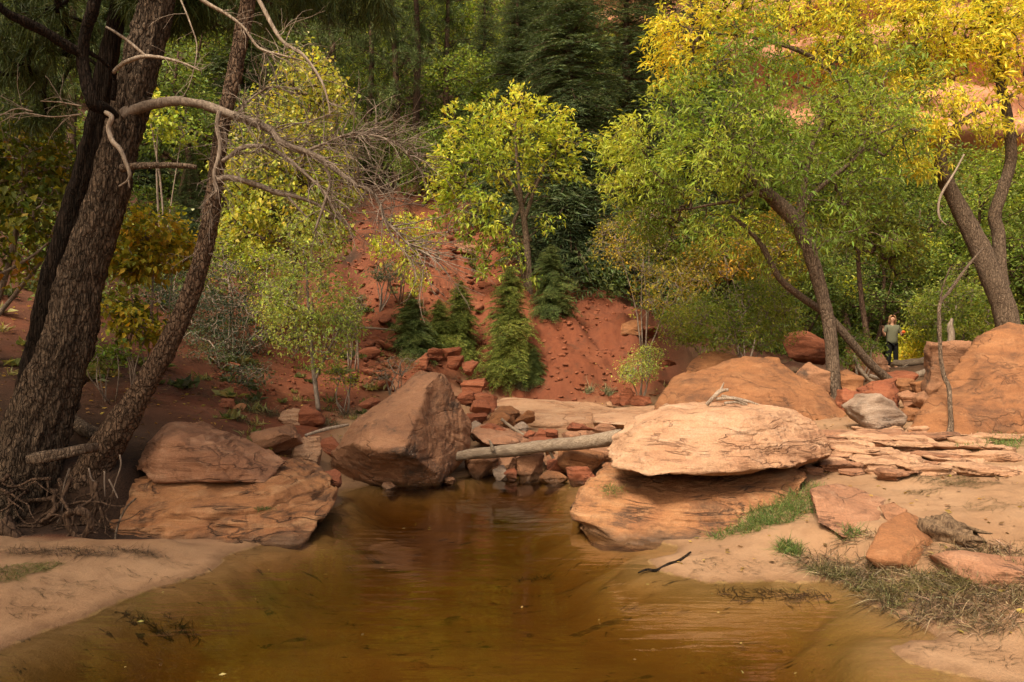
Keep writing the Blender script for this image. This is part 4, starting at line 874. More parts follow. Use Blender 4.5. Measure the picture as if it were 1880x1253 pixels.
def fir_data(h, rad, nwh, per, nl, nw, dense, seed, droop=.25, low=.05, gap=.0, power=.8):
    rg = np.random.default_rng(seed); fr = [frond(rg, 1.0, dense, nl / rad, nw / rad, droop) for _ in range(4)]
    Vs, tr = [], MB()
    tube(tr, [(0, 0, -.2), (0, 0, h * .5), (0, 0, h)], [h * .016 + .02, h * .010 + .01, .008], 7, .08, seed)
    for i in range(nwh):
        t = (i + rg.uniform(0, .6)) / nwh
        if rg.uniform() < gap: continue
        z = h * (low + (1 - low) * t); L = rad * (1 - t) ** power * rg.uniform(.8, 1.1) + .06 * rad
        a0 = rg.uniform(0, 6.28)
        for k in range(per):
            a = a0 + 6.283 * k / per + rg.normal(0, .22); pit = rg.normal(-.10, .2) + .5 * (t - .35)
            l = L * rg.uniform(.55, 1.2) * (1 + .35 * float(vnoise(np.array([[math.cos(a) * 1.3, math.sin(a) * 1.3, z * 5 / h]]), seed)[0])); v = fr[rg.integers(4)] * l
            c, s = math.cos(pit), math.sin(pit); v = v @ np.array([[c, 0, s], [0, 1, 0], [-s, 0, c]])
            c, s = math.cos(a), math.sin(a); v = v @ np.array([[c, s, 0], [-s, c, 0], [0, 0, 1]])
            v = v + np.array([0, 0, z]); Vs.append(v)
            e = np.array([math.cos(a) * math.cos(pit), math.sin(a) * math.cos(pit), math.sin(pit)]) * l * .8
            tube(tr, [(0, 0, z), e * .5 + [0, 0, z + .02 * l], e + [0, 0, z - .1 * l]], [.012 * l + .004, .008 * l + .003, .002], 4, cap=False)
    return np.concatenate(Vs), tr
def fir_proto(V, tr, pal, seed, bark='bark_red'):
    rg = np.random.default_rng(seed); n = len(V) // 4
    c = V.reshape(n, 4, 3).mean(1); t = np.clip(.4 + fbm(c * 2.0, 3, seed) * .4 + rg.normal(0, .22, n), 0, 1)
    return tr.mesh("trunk", M[bark]), leaf_mesh("crown", V, pick(pal, t, rg), M['needle'], (0, 0, 0))
def put_tree(proto, name, label, pos, s, rz, group=None, sz=1.0):
    root = empty(name, pos, label, "tree", group); root.scale = (s, s, s * sz); root.rotation_euler = (0, 0, rz)
    link("trunk", proto[0], root); link("crown", proto[1], root); return root

FIR_A = fir_proto(*fir_data(10, 2.3, 52, 12, .17, .026, 10, 81, .42), FIRD, 81)
FIR_B = fir_proto(*fir_data(10, 1.9, 44, 10, .17, .026, 10, 82, .45, .06, .05), FIRD, 82)
YFIR = fir_proto(*fir_data(2.5, .85, 42, 12, .07, .012, 14, 83, .30, .0, .0, .52), FIRB, 83)
YFIR2 = fir_proto(*fir_data(2.0, .75, 34, 11, .07, .012, 14, 84, .30, .0, .0, .48), [(0, (.05, .075, .022)), (.6, (.12, .16, .042)), (1, (.21, .24, .07))], 84)
def fir_at(proto, ph, name, label, px, py_top, Y, rz=0, group=None, wide=1.0, base=None):
    b = G(px, Y, -.05) if base is None else P(px, base, Y); top = P(px, py_top, Y)[2]; s = (top - b[2]) / ph
    return put_tree(proto, name, label, b, s * wide, rz, group, 1 / wide)
fir_at(YFIR, 2.5, "young_fir", "bright green young fir in front of the bank, tallest of the small firs", 935, 488, 16.1, .3, None, .95)
fir_at(YFIR2, 2.0, "young_fir", "dark green young fir just right of the bright one", 1012, 452, 17.6, 1.1, None, .95)
fir_at(YFIR2, 2.0, "young_fir", "small dark fir left of the red slope's ledge rocks", 757, 535, 15.4, 2.1, None, 1.0)
fir_at(YFIR, 2.5, "young_fir", "small green fir between the dark little fir and the bright one", 845, 515, 16.2, 4.0, None, 1.1)
fir_at(YFIR, 2.5, "young_fir", "low bushy fir touching the small green one", 806, 550, 15.9, 5.0, None, 1.2)
fir_at(YFIR2, 2.0, "young_fir", "low dark fir hugging the foot of the bright young fir", 980, 640, 15.9, 2.4, None, 1.1)

def pine_data(h, rad, nb, seed, low=.35, tuft=.16, nn=22):
    rg = np.random.default_rng(seed); tr = MB(); ends = []
    tube(tr, catmull([(0, 0, -.3), (rg.normal(0, .15), rg.normal(0, .1), h * .4), (rg.normal(0, .2), 0, h * .75), (0, 0, h)], 14), np.linspace(h * .017, .02, 14), 9, .1, seed)
    for i in range(nb):
        t = rg.uniform(0, 1) ** .8; z = h * (low + (1 - low) * t); L = rad * (1 - t * .75) * rg.uniform(.5, 1.1); a = rg.uniform(0, 6.28)
        d = np.array([math.cos(a), math.sin(a), rg.uniform(-.15, .45)]); p = [np.array([0, 0, z])]
        for q in range(4): d = d + rg.normal(0, .18, 3); p.append(p[-1] + d / np.linalg.norm(d) * L / 4)
        tube(tr, p, np.linspace(.012 * L + .01, .005, 5), 4, cap=False)
        for q in range(int(7 + 6 * L)):
            f = rg.uniform(.3, 1); k = min(3, int(f * 4)); b = p[k] * (1 - (f * 4 - k)) + p[k + 1] * (f * 4 - k); e = b + rg.normal(0, .17 * L + .08, 3) * [1, 1, .6]; ends.append(e)
            if q % 2 == 0: tube(tr, [b, (b + e) / 2 + rg.normal(0, .02, 3), e], [.006, .005, .003], 3, cap=False)
    for i in range(nb // 3):   # dead lower limbs
        z = h * rg.uniform(.08, low + .1); a = rg.uniform(0, 6.28); L = rad * rg.uniform(.2, .6); d = np.array([math.cos(a), math.sin(a), rg.uniform(-.3, .2)]); p = [np.array([0, 0, z])]
        for q in range(4): d = d + rg.normal(0, .25, 3); p.append(p[-1] + d / np.linalg.norm(d) * L / 4)
        tube(tr, p, np.linspace(.022, .004, 5), 4, cap=False)
    ends = np.array(ends); i = np.repeat(np.arange(len(ends)), nn); n = len(i)
    D = rg.normal(size=(n, 3)) + np.array([0, 0, .5]); L = tuft * rg.uniform(.7, 1.25, n)
    V = leaf_quads(ends[i] + rg.normal(0, .04, (n, 3)), D, L, np.full(n, .016 * tuft / .16), rg, .05, .2)
    return V, tr
PINE_A = fir_proto(*pine_data(12, 2.6, 70, 91, .25, .2, 24), PINE, 91)
PINE_B = fir_proto(*pine_data(12, 2.2, 60, 92, .40, .2, 24), PINE, 92)

def generic_broad(seed, pal, h=7, rad=2.2, n=620, per=11, size=.15, wd=.5, mean=.5):
    rg = np.random.default_rng(seed)
    tr = [(catmull([(0, 0, -.3), (rg.normal(0, .2), rg.normal(0, .2), h * .3), (rg.normal(0, .4), rg.normal(0, .3), h * .65), (rg.normal(0, .4), 0, h * .9)], 12), np.linspace(.13, .03, 12)),
          (catmull([(0, 0, h * .2), (rad * .4, 0, h * .45), (rad * .6, .2, h * .7)], 8), np.linspace(.07, .02, 8))]
    ends = []
    for _ in range(9):
        c = np.array([rg.normal(0, rad * .42), rg.normal(0, rad * .42), h * rg.uniform(.32, .9)]); k = n // 9
        d = rg.normal(size=(k, 3)); d /= np.linalg.norm(d, axis=1)[:, None]; ends.append(c + d * rg.uniform(.45, 1.0, (k, 1)) * np.array([rad * .5, rad * .5, h * .13]))
    ends = np.concatenate(ends); segs, en = grow(tr, ends, rg, .006, .1, .05); mb = MB()
    for p, r in tr: tube(mb, p, r, 8, .06, seed)
    seg_tubes(mb, segs, 4)
    dirs = en - en.mean(0); dirs /= np.linalg.norm(dirs, axis=1)[:, None]
    V, t = leaves_at(en, dirs, per, size, wd, .16, pal, lambda B, i: rg.normal(mean, .25, len(B)) + fbm(B * .9, 3, seed) * .3, rg)
    return mb.mesh("trunk", M['bark_red']), leaf_mesh("crown", V, t, M['leaf'], (0, 0, 0))
GB = {'dark': generic_broad(101, DKG), 'mid': generic_broad(102, MIDG, mean=.4), 'lime': generic_broad(103, YGREEN, mean=.15), 'gold': generic_broad(104, YGREEN, mean=.65), 'dark2': generic_broad(105, DKG, 8, 2.0, mean=.7)}

def far(kind, label, px, py_top, Y, rz, wide=1.0):
    if kind in ('FA', 'FB'): return fir_at(FIR_A if kind == 'FA' else FIR_B, 10, "fir_tree", label, px, py_top, Y, rz, "conifers on the far bank", wide)
    if kind in ('PA', 'PB'): return fir_at(PINE_A if kind == 'PA' else PINE_B, 12, "pine_tree", label, px, py_top, Y, rz, "conifers on the far bank", wide)
    b = G(px, Y, -.05); top = P(px, py_top, Y)[2]
    return put_tree(GB[kind], "broadleaf_tree", label, b, (top - b[2]) / 7 * wide, rz, "broadleaf trees on the far bank", 1 / wide)
FAR = [
 ('FA', "huge dark fir right behind the yellow green tree in the middle", 1045, -190, 23.5, .2, 1.15),
 ('FB', "dark fir left of the leaning tree's crown, beside the huge fir", 1150, -150, 25.5, 1.3, 1.2),
 ('FA', "dark fir showing between the huge fir and the yellow green crown", 950, -60, 28, 2.2, 1.1),
 ('FB', "narrow dark fir behind the top of the yellow green crown", 890, -40, 32, 3.1, 1.1),
 ('PA', "dark pine with two bare lower trunks showing above the red slope", 728, -120, 31, .5, 1.0),
 ('PB', "pine with a straight bare trunk left of the yellow green crown", 760, -160, 33, 1.9, 1.0),
 ('PA', "pine rising just left of the narrow dark fir", 818, -140, 34.5, 4.2, 1.0),
 ('PB', "pine standing behind the dead branch tips", 670, -120, 33.5, 2.7, 1.0),
 ('PA', "pine behind the aspen's tip", 610, -160, 30, 5.5, 1.0),
 ('mid', "dark green broadleaf at the head of the red slope", 700, 215, 31, .4, 1.1),
 ('dark2', "dark bushy tree above the red slope behind the dead twigs", 640, 200, 29.5, 1.4, 1.1),
 ('dark', "dark low tree left of the yellow green crown", 775, 235, 29, 2.4, 1.25),
 ('lime', "lime green tree showing high between the pines", 845, -10, 38, 3.4, 1.2),
 ('lime', "lime green tree near the top behind the pine trunks", 690, 30, 37, 4.4, 1.2),
 ('mid', "green tree half hidden by the narrow dark fir", 880, 95, 30, 5.4, 1.15),
 ('lime', "light green tree behind the aspen and the slender trunk", 640, 90, 35, .9, 1.1),
 ('dark', "dark tree in the gap between the two left trunks", 330, 60, 18, 1.7, 1.1),
 ('mid', "green tree between the slender trunk and the big trunk, near the top", 360, 30, 23, 2.9, 1.1),
 ('dark2', "dark tree behind the maple at the left edge", 60, 40, 17, 3.9, 1.2),
 ('PB', "dark pine behind the split trunk at the upper left", 130, -200, 20, 4.9, 1.1),
 ('FB', "dark fir deep in the shade behind the big left trunk", 260, -60, 22, .7, 1.2),
 ('FA', "fir behind the slender leaning trunk on the left", 440, -150, 24, 2.0, 1.0),
 ('dark', "dark broadleaf left of the aspen", 400, 150, 20, 3.3, 1.1),
 ('FB', "small dark fir on the slope left of the aspen", 350, 270, 17.5, 4.1, 1.3),
 ('mid', "green tree behind the leaning tree's lower branches", 1330, 250, 25, .3, 1.3),
 ('gold', "golden tree peeping through the leaning tree's branches", 1440, 330, 24, 1.1, 1.3),
 ('FA', "dark fir hidden behind the leaning tree's crown", 1290, -80, 31, 2.1, 1.2),
 ('FB', "fir behind the yellow crown in the upper right", 1560, -40, 36, 3.0, 1.2),
 ('dark', "dark tree behind the person's left shoulder side", 1570, 330, 27, 4.0, 1.2),
 ('mid', "green tree behind the person", 1640, 400, 27.5, 5.0, 1.3),
 ('gold', "yellow green tree above the person", 1690, 360, 29, .6, 1.2),
 ('mid', "green tree between the two bent grey trunks", 1790, 330, 25, 1.6, 1.3),
 ('lime', "light green tree at the right edge behind the bent trunks", 1860, 270, 30, 2.6, 1.2),
 ('mid', "green tree at the right edge below the cliff", 1900, 390, 24, 3.6, 1.3),
 ('dark', "dark tree right of the thin upright trunk", 1610, 440, 24.5, 4.6, 1.3),
 ('dark2', "dark undergrown tree behind the dense green shrub", 1480, 440, 23, 5.6, 1.3),
 ('lime', "light green tree under the yellow crown behind the leaning tree", 1540, 230, 33, .1, 1.3),
 ('mid', "green tree left of the bent grey trunk", 1720, 260, 34, 2.3, 1.3),
 ('dark', "dark tree behind the orange tinted shrub", 1220, 330, 25, 4.3, 1.3),
 ('FA', "tall fir at the back between pines and the huge fir", 980, -200, 38, 5.1, 1.1),
 ('PA', "tall pine at the back left of the lime tree", 560, -220, 39, .2, 1.1),
 ('FB', "tall fir at the back behind the fir crown on the right", 1200, -220, 36, 1.2, 1.1),
 ('PB', "tall pine at the back above the aspen", 480, -260, 36, 3.2, 1.1),
 ('FA', "tall fir at the back behind the split trunk", 200, -260, 30, 3.8, 1.1),
 ('FB', "tall fir at the back behind the left maple", 20, -200, 26, 1.8, 1.2),
 ('mid', "green tree at the far left edge of the slope", -40, 120, 19, 2.8, 1.2),
]
for f in FAR: far(*f)

# the wood behind them reads as one dim mass
def far_wood():
    rg = np.random.default_rng(12); Vs, Ts = [], []
    N = 1250; Y = rg.uniform(27, 56, N); px = rg.uniform(-150, 2030, N)
    bare = (px > 600) & (px < 900) & (Y < 30)
    px, Y = px[~bare], Y[~bare]; x = (px - CX) / FPX * Y; z = H(x, Y)
    N2 = 230; Y2 = rg.uniform(10.5, 27, N2); p2 = rg.uniform(-500, 400, N2); p2 = p2 - np.maximum(0, 14 - Y2) * 60
    N3 = 110; Y3 = np.append(Y2, rg.uniform(21, 28, N3)); p3 = np.append(p2, rg.uniform(1050, 1950, N3)); x2 = (p3 - CX) / FPX * Y3; ok = ~((np.abs(x2 - 11) < 2.2) & (Y3 < 25)); x2, Y3 = x2[ok], Y3[ok]
    x, Y, z = np.append(x, x2), np.append(Y, Y3), np.append(z, H(x2, Y3))
    hb = rg.uniform(.6, 2.6, len(x)) * (1 + .9 * sstep(32, 42, Y)); hb[len(px):] *= .45; i = np.repeat(np.arange(len(x)), 150); n = len(i)
    d = rg.normal(size=(n, 3)); d /= np.linalg.norm(d, axis=1)[:, None]
    B = np.stack([x, Y, z + hb * .45], -1)[i] + d * np.stack([hb * .7, hb * .7, hb * .55], -1)[i] * rg.uniform(.5, 1.05, (n, 1))
    L = rg.uniform(.12, .28, n) * (1 + .35 * sstep(32, 42, Y[i])) * np.clip(Y[i] / 28, .4, 1); V = leaf_quads(B, d + rg.normal(0, .6, (n, 3)), L, L * .5, rg)
    t = pick([(0, (.06, .09, .024)), (.5, (.125, .17, .04)), (1, (.28, .32, .055))], np.clip(rg.normal(.35, .2, n) + (rg.uniform(size=len(x)) ** 2 * .7)[i] - .1, 0, 1), rg)
    tag(link("undergrowth", leaf_mesh("undergrowth", V, t, M['leaf'], (0, 0, 0))), "dim green undergrowth covering the wooded canyon side behind the trees", "undergrowth", None, "stuff")
far_wood()
# ------------------------------------------------------------------ the two big trees on the left bank and their dead limbs
def limb(mb, L, Y, sides=10, bark=.08, seed=0, n=None):
    p, r = ptrunk(L, Y, n=n); tube(mb, p, r, sides, bark, seed); return p, r
def dry_twigs(mb, path, n, rg, lmin, lmax, bias, t0=.15, t1=1.0, kids=3, r0=.006, curl=.22, sag=-.05):
    "fine dead twigs springing from a limb, each with side twiglets"
    for _ in range(n):
        t = rg.uniform(t0, t1); k = t * (len(path) - 1); i = min(int(k), len(path) - 2); a = path[i] + (path[i + 1] - path[i]) * (k - i)
        d = np.array(bias) + rg.normal(0, .55, 3); d /= np.linalg.norm(d); L = rg.uniform(lmin, lmax); m_ = 7; pts = [a]
        for q in range(m_): d = d + rg.normal(0, curl, 3) * .6 + np.array([0, 0, sag]); d /= np.linalg.norm(d); pts.append(pts[-1] + d * L / m_)
        pts = np.array(pts); r = r0 * (.6 + L); tube(mb, pts, np.linspace(r, .0014, m_ + 1), 4, cap=False)
        for _2 in range(kids):
            q = rg.integers(1, m_); e = (pts[q + 1] - pts[q]); e = e / np.linalg.norm(e) + rg.normal(0, .55, 3); e /= np.linalg.norm(e); l = L * rg.uniform(.2, .5); pp = [pts[q]]
            for s in range(4): e = e + rg.normal(0, .16, 3) + np.array([0, 0, sag * .6]); e /= np.linalg.norm(e); pp.append(pp[-1] + e * l / 4)
            tube(mb, pp, np.linspace(r * .45, .0012, 5), 3, cap=False)
def tufts(ends, nn, L, w, rg, pal, up=.35):
    i = np.repeat(np.arange(len(ends)), nn); n = len(i); D = rg.normal(size=(n, 3)) + np.array([0, 0, -up])
    V = leaf_quads(ends[i] + rg.normal(0, .03, (n, 3)), D, L * rg.uniform(.7, 1.2, n), np.full(n, w), rg, .05, .3)
    return V, pick(pal, np.clip(rg.normal(.45, .25, n), 0, 1), rg)
def ell(rg, n, c, r):
    d = rg.normal(size=(n, 3)); d /= np.linalg.norm(d, axis=1)[:, None]; return np.array(c) + d * rg.uniform(.2, 1, (n, 1)) ** .5 * np.array(r)

YA = 6.8
rg = np.random.default_rng(500)
A_path = [(22, 985, 174.0), (30, 930, 139.2), (44, 880, 114.8), (68, 785, 100.9), (98, 700, 90.5), (124, 630, 83.5), (150, 510, 74.8), (192, 383, 68.7), (224, 255, 61.8), (245, 170, 60.9), (263, 100, 60.9), (289, 0, 53.9), (325, -160, 47.0), (370, -380, 36.5), (400, -700, 17.4)]
orgA = P(30, 960, YA)
treeA = empty("old_tree", orgA, "thick furrowed brown trunk leaning right on the left bank, with dead limbs", "tree")
mb = MB(); pA, rA = ptrunk(A_path, YA, n=260); tube(mb, pA, rA, 72, .085, 3, bfreq=(2.6, .8))
link("trunk", mb.mesh("trunk", M['bark'], orgA), treeA)
# gnarled limb in front of the trunk that forks to the upper left
mb = MB()
limb(mb, [(207, 212, 20, 6.55), (190, 200, 22, 6.4), (172, 190, 22, 6.3), (160, 150, 21, 6.3), (152, 110, 22, 6.3), (158, 60, 20, 6.25), (172, 10, 22, 6.2), (178, -60, 20, 6.2)], 6.4, 12, .12, 7, 40)
limb(mb, [(152, 100, 19, 6.3), (120, 82, 19, 6.2), (85, 60, 18, 6.1), (45, 40, 18, 6.0), (10, 22, 15, 5.9), (-20, -10, 12, 5.8)], 6.2, 12, .12, 8, 36)
limb(mb, [(160, 95, 9, 6.3), (185, 110, 7, 6.4), (205, 130, 7, 6.5), (211, 150, 8, 6.55), (208, 185, 9, 6.6)], 6.4, 8, .1, 9, 20)
link("limb", mb.mesh("limb", M['bark_dark'], orgA), treeA)
# long dead limb arching right
YL = 6.7
mb = MB()
mp, mr = limb(mb, [(226, 212, 22), (246, 202, 18), (286, 191, 16), (327, 186, 15), (368, 191, 15), (403, 203, 15), (434, 214, 16), (470, 228, 15), (495, 240, 14), (518, 263, 13), (558, 278, 12), (593, 295, 11), (624, 318, 10), (653, 338, 8.5), (682, 353, 7.5), (697, 376, 6.5), (708, 404, 5.5), (726, 424, 4.6), (752, 450, 3.5), (791, 467, 2)], YL, 12, .16, 12, 110)
b2, _ = limb(mb, [(409, 297, 8), (425, 285, 8), (446, 271, 8), (470, 268, 7.5), (495, 272, 7.5), (529, 292, 7), (552, 312, 6.5), (595, 352, 5), (618, 393, 3)], YL, 8, .12, 13, 40)
b3, _ = limb(mb, [(403, 204, 9), (398, 230, 8), (404, 262, 8), (402, 290, 8), (393, 318, 6), (398, 360, 4)], YL - .15, 8, .12, 14, 26)
b4, _ = limb(mb, [(560, 279, 6), (600, 262, 5), (640, 248, 5), (690, 250, 4), (735, 268, 3), (756, 296, 2)], YL, 7, .1, 15, 26)
b5, _ = limb(mb, [(593, 295, 6), (606, 330, 6), (600, 360, 6), (588, 395, 5), (578, 425, 3)], YL, 7, .1, 16, 22)
b6, _ = limb(mb, [(697, 376, 4), (712, 420, 3.5), (735, 455, 3), (760, 480, 2), (775, 500, 1.2)], YL, 6, .1, 17, 20)
b7, _ = limb(mb, [(434, 214, 5), (452, 190, 4), (480, 168, 3.5), (500, 160, 3), (540, 172, 2)], YL, 6, .1, 18, 20)
dry_twigs(mb, mp, 110, rg, .25, .75, (.75, -.1, .05), .28, 1.0, 4, .0055)
dry_twigs(mb, b4, 90, rg, .25, .65, (.8, 0, .12), .1, 1, 4, .005)
dry_twigs(mb, b2, 60, rg, .2, .6, (.7, 0, -.05), .1, 1, 3, .005)
dry_twigs(mb, b3, 24, rg, .15, .5, (.5, -.2, -.2), .1, 1, 3, .004)
dry_twigs(mb, b5, 16, rg, .15, .4, (.3, 0, -.6), .1, 1, 3, .004)
dry_twigs(mb, b6, 26, rg, .15, .45, (.6, 0, -.4), .1, 1, 3, .004)
dry_twigs(mb, b7, 44, rg, .2, .5, (.6, 0, .1), .0, 1, 3, .004)
link("dead_branch", mb.mesh("dead_branch", M['twig'], orgA), treeA)
mb = MB(); limb(mb, [(196, 208, 10, 6.35), (205, 216, 9, 6.3), (199, 236, 8, 6.3), (206, 258, 9, 6.28), (220, 274, 8, 6.25), (231, 298, 7, 6.25), (238, 320, 6, 6.25), (234, 332, 4, 6.25), (218, 343, 3, 6.25)], 6.3, 8, .12, 21, 50)
limb(mb, [(236, 330, 4, 6.25), (238, 346, 2, 6.25)], 6.25, 5, .1, 1, 6)
dw = link("dead_branch", mb.mesh("dead_branch", M['dead'], orgA), treeA); tag(dw, "bleached crooked branch stub hanging in front of the thick trunk")
mb = MB(); limb(mb, [(222, 309, 14), (240, 306, 12), (285, 304, 11), (330, 304, 10), (361, 308, 8)], 6.5, 10, .08, 22, 30); link("dead_branch", mb.mesh("dead_branch", M['bark_grey'], orgA), treeA)
mb = MB(); k1, _ = limb(mb, [(208, 134, 7, 6.5), (225, 118, 8, 6.45), (248, 108, 8, 6.4), (268, 104, 7, 6.4), (300, 107, 6, 6.3), (335, 116, 4.5, 6.3), (368, 130, 3, 6.3)], 6.4, 8, .1, 23, 40)
limb(mb, [(268, 104, 5, 6.4), (240, 80, 6, 6.4), (215, 62, 5, 6.4), (195, 50, 4, 6.4)], 6.4, 7, .1, 24, 20); dry_twigs(mb, k1, 8, rg, .08, .25, (.8, 0, .1), .5, 1, 1, .004)
k2, _ = limb(mb, [(345, -20, 9, 6), (380, 6, 8, 6), (418, 28, 6, 6), (448, 52, 5, 6), (475, 88, 5, 6), (510, 100, 4, 6), (555, 112, 2.5, 6)], 6, 7, .1, 25, 40); dry_twigs(mb, k2, 30, rg, .12, .4, (.7, 0, -.1), .2, 1, 2, .004)
k3, _ = limb(mb, [(470, -10, 8, 6.6), (515, 72, 7, 6.6), (555, 100, 6, 6.6), (588, 145, 5, 6.6), (602, 185, 4, 6.6), (606, 212, 2.5, 6.6)], 6.6, 7, .1, 26, 40); dry_twigs(mb, k3, 18, rg, .15, .5, (.6, 0, -.1), .1, 1, 2, .0035)
for q in ([(150, 195), (110, 188), (75, 186)], [(60, 205), (30, 200), (-5, 215)], [(150, 210), (95, 215), (40, 208), (0, 225)], [(330, -5), (350, 45), (362, 90), (350, 150), (335, 180)]):
    k4, _ = limb(mb, [(a, b, 3.2 - .6 * j) for j, (a, b) in enumerate(q)], 6.3, 5, .05, 27, 14); dry_twigs(mb, k4, 7, rg, .1, .4, (-.6, 0, .1), .0, 1, 2, .003)
link("dead_branch", mb.mesh("dead_branch", M['dead'], orgA), treeA)
# green pine sprays overhead; most of the crown is above the picture
ends = np.concatenate([ell(rg, 70, P(90, 60, 7.6), (.75, .8, .45)), ell(rg, 50, P(300, 5, 7.2), (.45, .5, .2)), ell(rg, 60, P(20, 170, 8.2), (.6, .8, .4)), ell(rg, 46, P(640, 0, 8.2), (.7, .6, .25)), ell(rg, 30, P(500, -10, 7.6), (.5, .5, .16)),
   ell(rg, 80, P(150, -120, 7), (1.4, 1.2, .5)), ell(rg, 120, P(420, -260, 7), (1.6, 1.4, .6)),
   ell(rg, 380, (-5.8, 3.8, 6.6), (1.7, 2.4, .9)), ell(rg, 420, (-6.8, 2.0, 6.0), (1.7, 2.4, .9)), ell(rg, 240, (-5.4, 0.2, 5.6), (1.6, 1.6, .8)), ell(rg, 240, (-4.5, 2.5, 6.2), (1.1, 1.2, .6)), ell(rg, 200, (-3.0, 7.0, 9.0), (2.2, 1.6, 1.2)), ell(rg, 160, (-7.2, 5.6, 5.4), (1.2, 1.6, 1.2))])  # unseen boughs reaching toward the camera, added to shade the left side
skel = [(pA[150:], rA[150:])]
segs, en = grow(skel, ends, rg, .0035, .06, .035, up=.2)
mb = MB(); seg_tubes(mb, segs); link("bough", mb.mesh("bough", M['bark_dark'], orgA), treeA)
V, t = tufts(en, 70, .18, .009, rg, [(0, (.03, .05, .014)), (.6, (.065, .09, .022)), (1, (.13, .14, .035))])
link("crown", leaf_mesh("crown", V, t, M['needle'], orgA), treeA)
# roots laid bare in the cut bank
mb = MB()
for k in range(32):
    s = np.array(P(rg.uniform(-40, 215), rg.uniform(870, 940), rg.uniform(6.45, 6.75))); d = np.array([rg.normal(0, .5), -.35, -.8]); pts = [s]
    for q in range(8): d = d + rg.normal(0, .45, 3) * np.array([1, .4, .8]); d /= np.linalg.norm(d); pts.append(pts[-1] + d * rg.uniform(.06, .11))
    pts = np.array(pts); pts[:, 1] = np.clip(pts[:, 1], 5.95, 6.75); pts[:, 2] = np.maximum(pts[:, 2], H(pts[:, 0], pts[:, 1]) + .015); tube(mb, catmull(pts, 24), np.linspace(rg.uniform(.008, .028), .003, 24), 7, .1, k)
for q in ([(140, 935, 16), (160, 945, 14), (166, 965, 12), (150, 990, 9)], [(135, 938, 12), (120, 950, 10), (140, 985, 8), (168, 975, 6)], [(0, 960, 34), (25, 985, 26), (40, 1010, 18)], [(-10, 985, 24), (30, 995, 20), (60, 990, 12), (110, 1000, 6)], [(75, 985, 7), (110, 995, 6), (130, 980, 5)]):
    limb(mb, q, 6.15, 8, .15, 31, 20)
link("root", mb.mesh("root", M['bark_red'], orgA), treeA)

mb = MB(); Y2 = 7.25; o2 = P(60, 760, Y2)
p, r = ptrunk([(20, 900, 40), (45, 760, 42), (68, 638, 40), (97, 510, 40), (135, 383, 40), (172, 255, 38), (193, 128, 34), (214, 25, 26), (240, -160, 18), (260, -300, 8)], Y2, n=120); tube(mb, p, r, 30, .14, 51, bfreq=(2, .35))
root = empty("dark_tree", o2, "nearly black split trunk right behind the thick brown trunk on the left", "tree"); tmb = mb
e2 = np.concatenate([ell(rg, 60, P(260, -240, 7.3), (.9, .8, .5)), ell(rg, 40, P(60, 130, 8.6), (.8, .6, .5))]); sg, en = grow([(p[70:], r[70:])], e2, rg, .003, .06, .02); seg_tubes(tmb, sg); link("trunk", tmb.mesh("trunk", M['bark_dark'], o2), root)
V, t = tufts(en, 44, .16, .0075, rg, PINE); link("crown", leaf_mesh("crown", V, t, M['needle'], o2), root)

mb = MB(); YB = 6.95; oB = P(165, 880, YB)
pB, rB = ptrunk([(120, 930, 90), (160, 885, 70), (178, 845, 58), (218, 785, 52), (250, 735, 42), (283, 680, 38), (318, 615, 36), (348, 545, 33), (372, 470, 31), (386, 405, 30), (394, 345, 27), (400, 290, 25), (410, 225, 25), (424, 165, 26), (437, 100, 27), (452, 20, 26), (478, -120, 22), (510, -320, 12), (530, -480, 5)], YB, n=220)
tube(mb, pB, rB, 40, .075, 61, bfreq=(2.2, 1.2))
treeB = empty("slender_tree", oB, "slender curved scaly trunk leaning right beside the thick trunk on the left", "tree"); tmb = mb
mb = MB(); q1, _ = limb(mb, [(400, 332, 11), (415, 327, 11), (437, 330, 10), (475, 341, 10), (509, 355, 9), (541, 361, 7), (581, 375, 5), (615, 397, 4), (646, 420, 2.5)], YB - .05, 8, .08, 62, 50)
q2, _ = limb(mb, [(529, 362, 6), (545, 380, 5), (564, 400, 2.5)], YB - .05, 6, .08, 63, 14); dry_twigs(mb, q1, 26, rg, .1, .4, (.5, 0, .1), .05, 1, 2, .004); dry_twigs(mb, pB[90:150], 40, rg, .12, .45, (.4, -.5, -.25), 0, 1, 3, .004)
link("dead_branch", mb.mesh("dead_branch", M['twig'], oB), treeB)
e3 = np.concatenate([ell(rg, 120, P(520, -300, 7.2), (1.1, 1.1, .8)), ell(rg, 40, P(440, 20, 7.4), (.5, .4, .2))]); sg, en = grow([(pB[150:], rB[150:])], e3, rg, .003, .06, .02); seg_tubes(tmb, sg); link("trunk", tmb.mesh("trunk", M['bark_slim'], oB), treeB)
V, t = tufts(en, 44, .16, .0075, rg, PINE); link("crown", leaf_mesh("crown", V, t, M['needle'], oB), treeB)

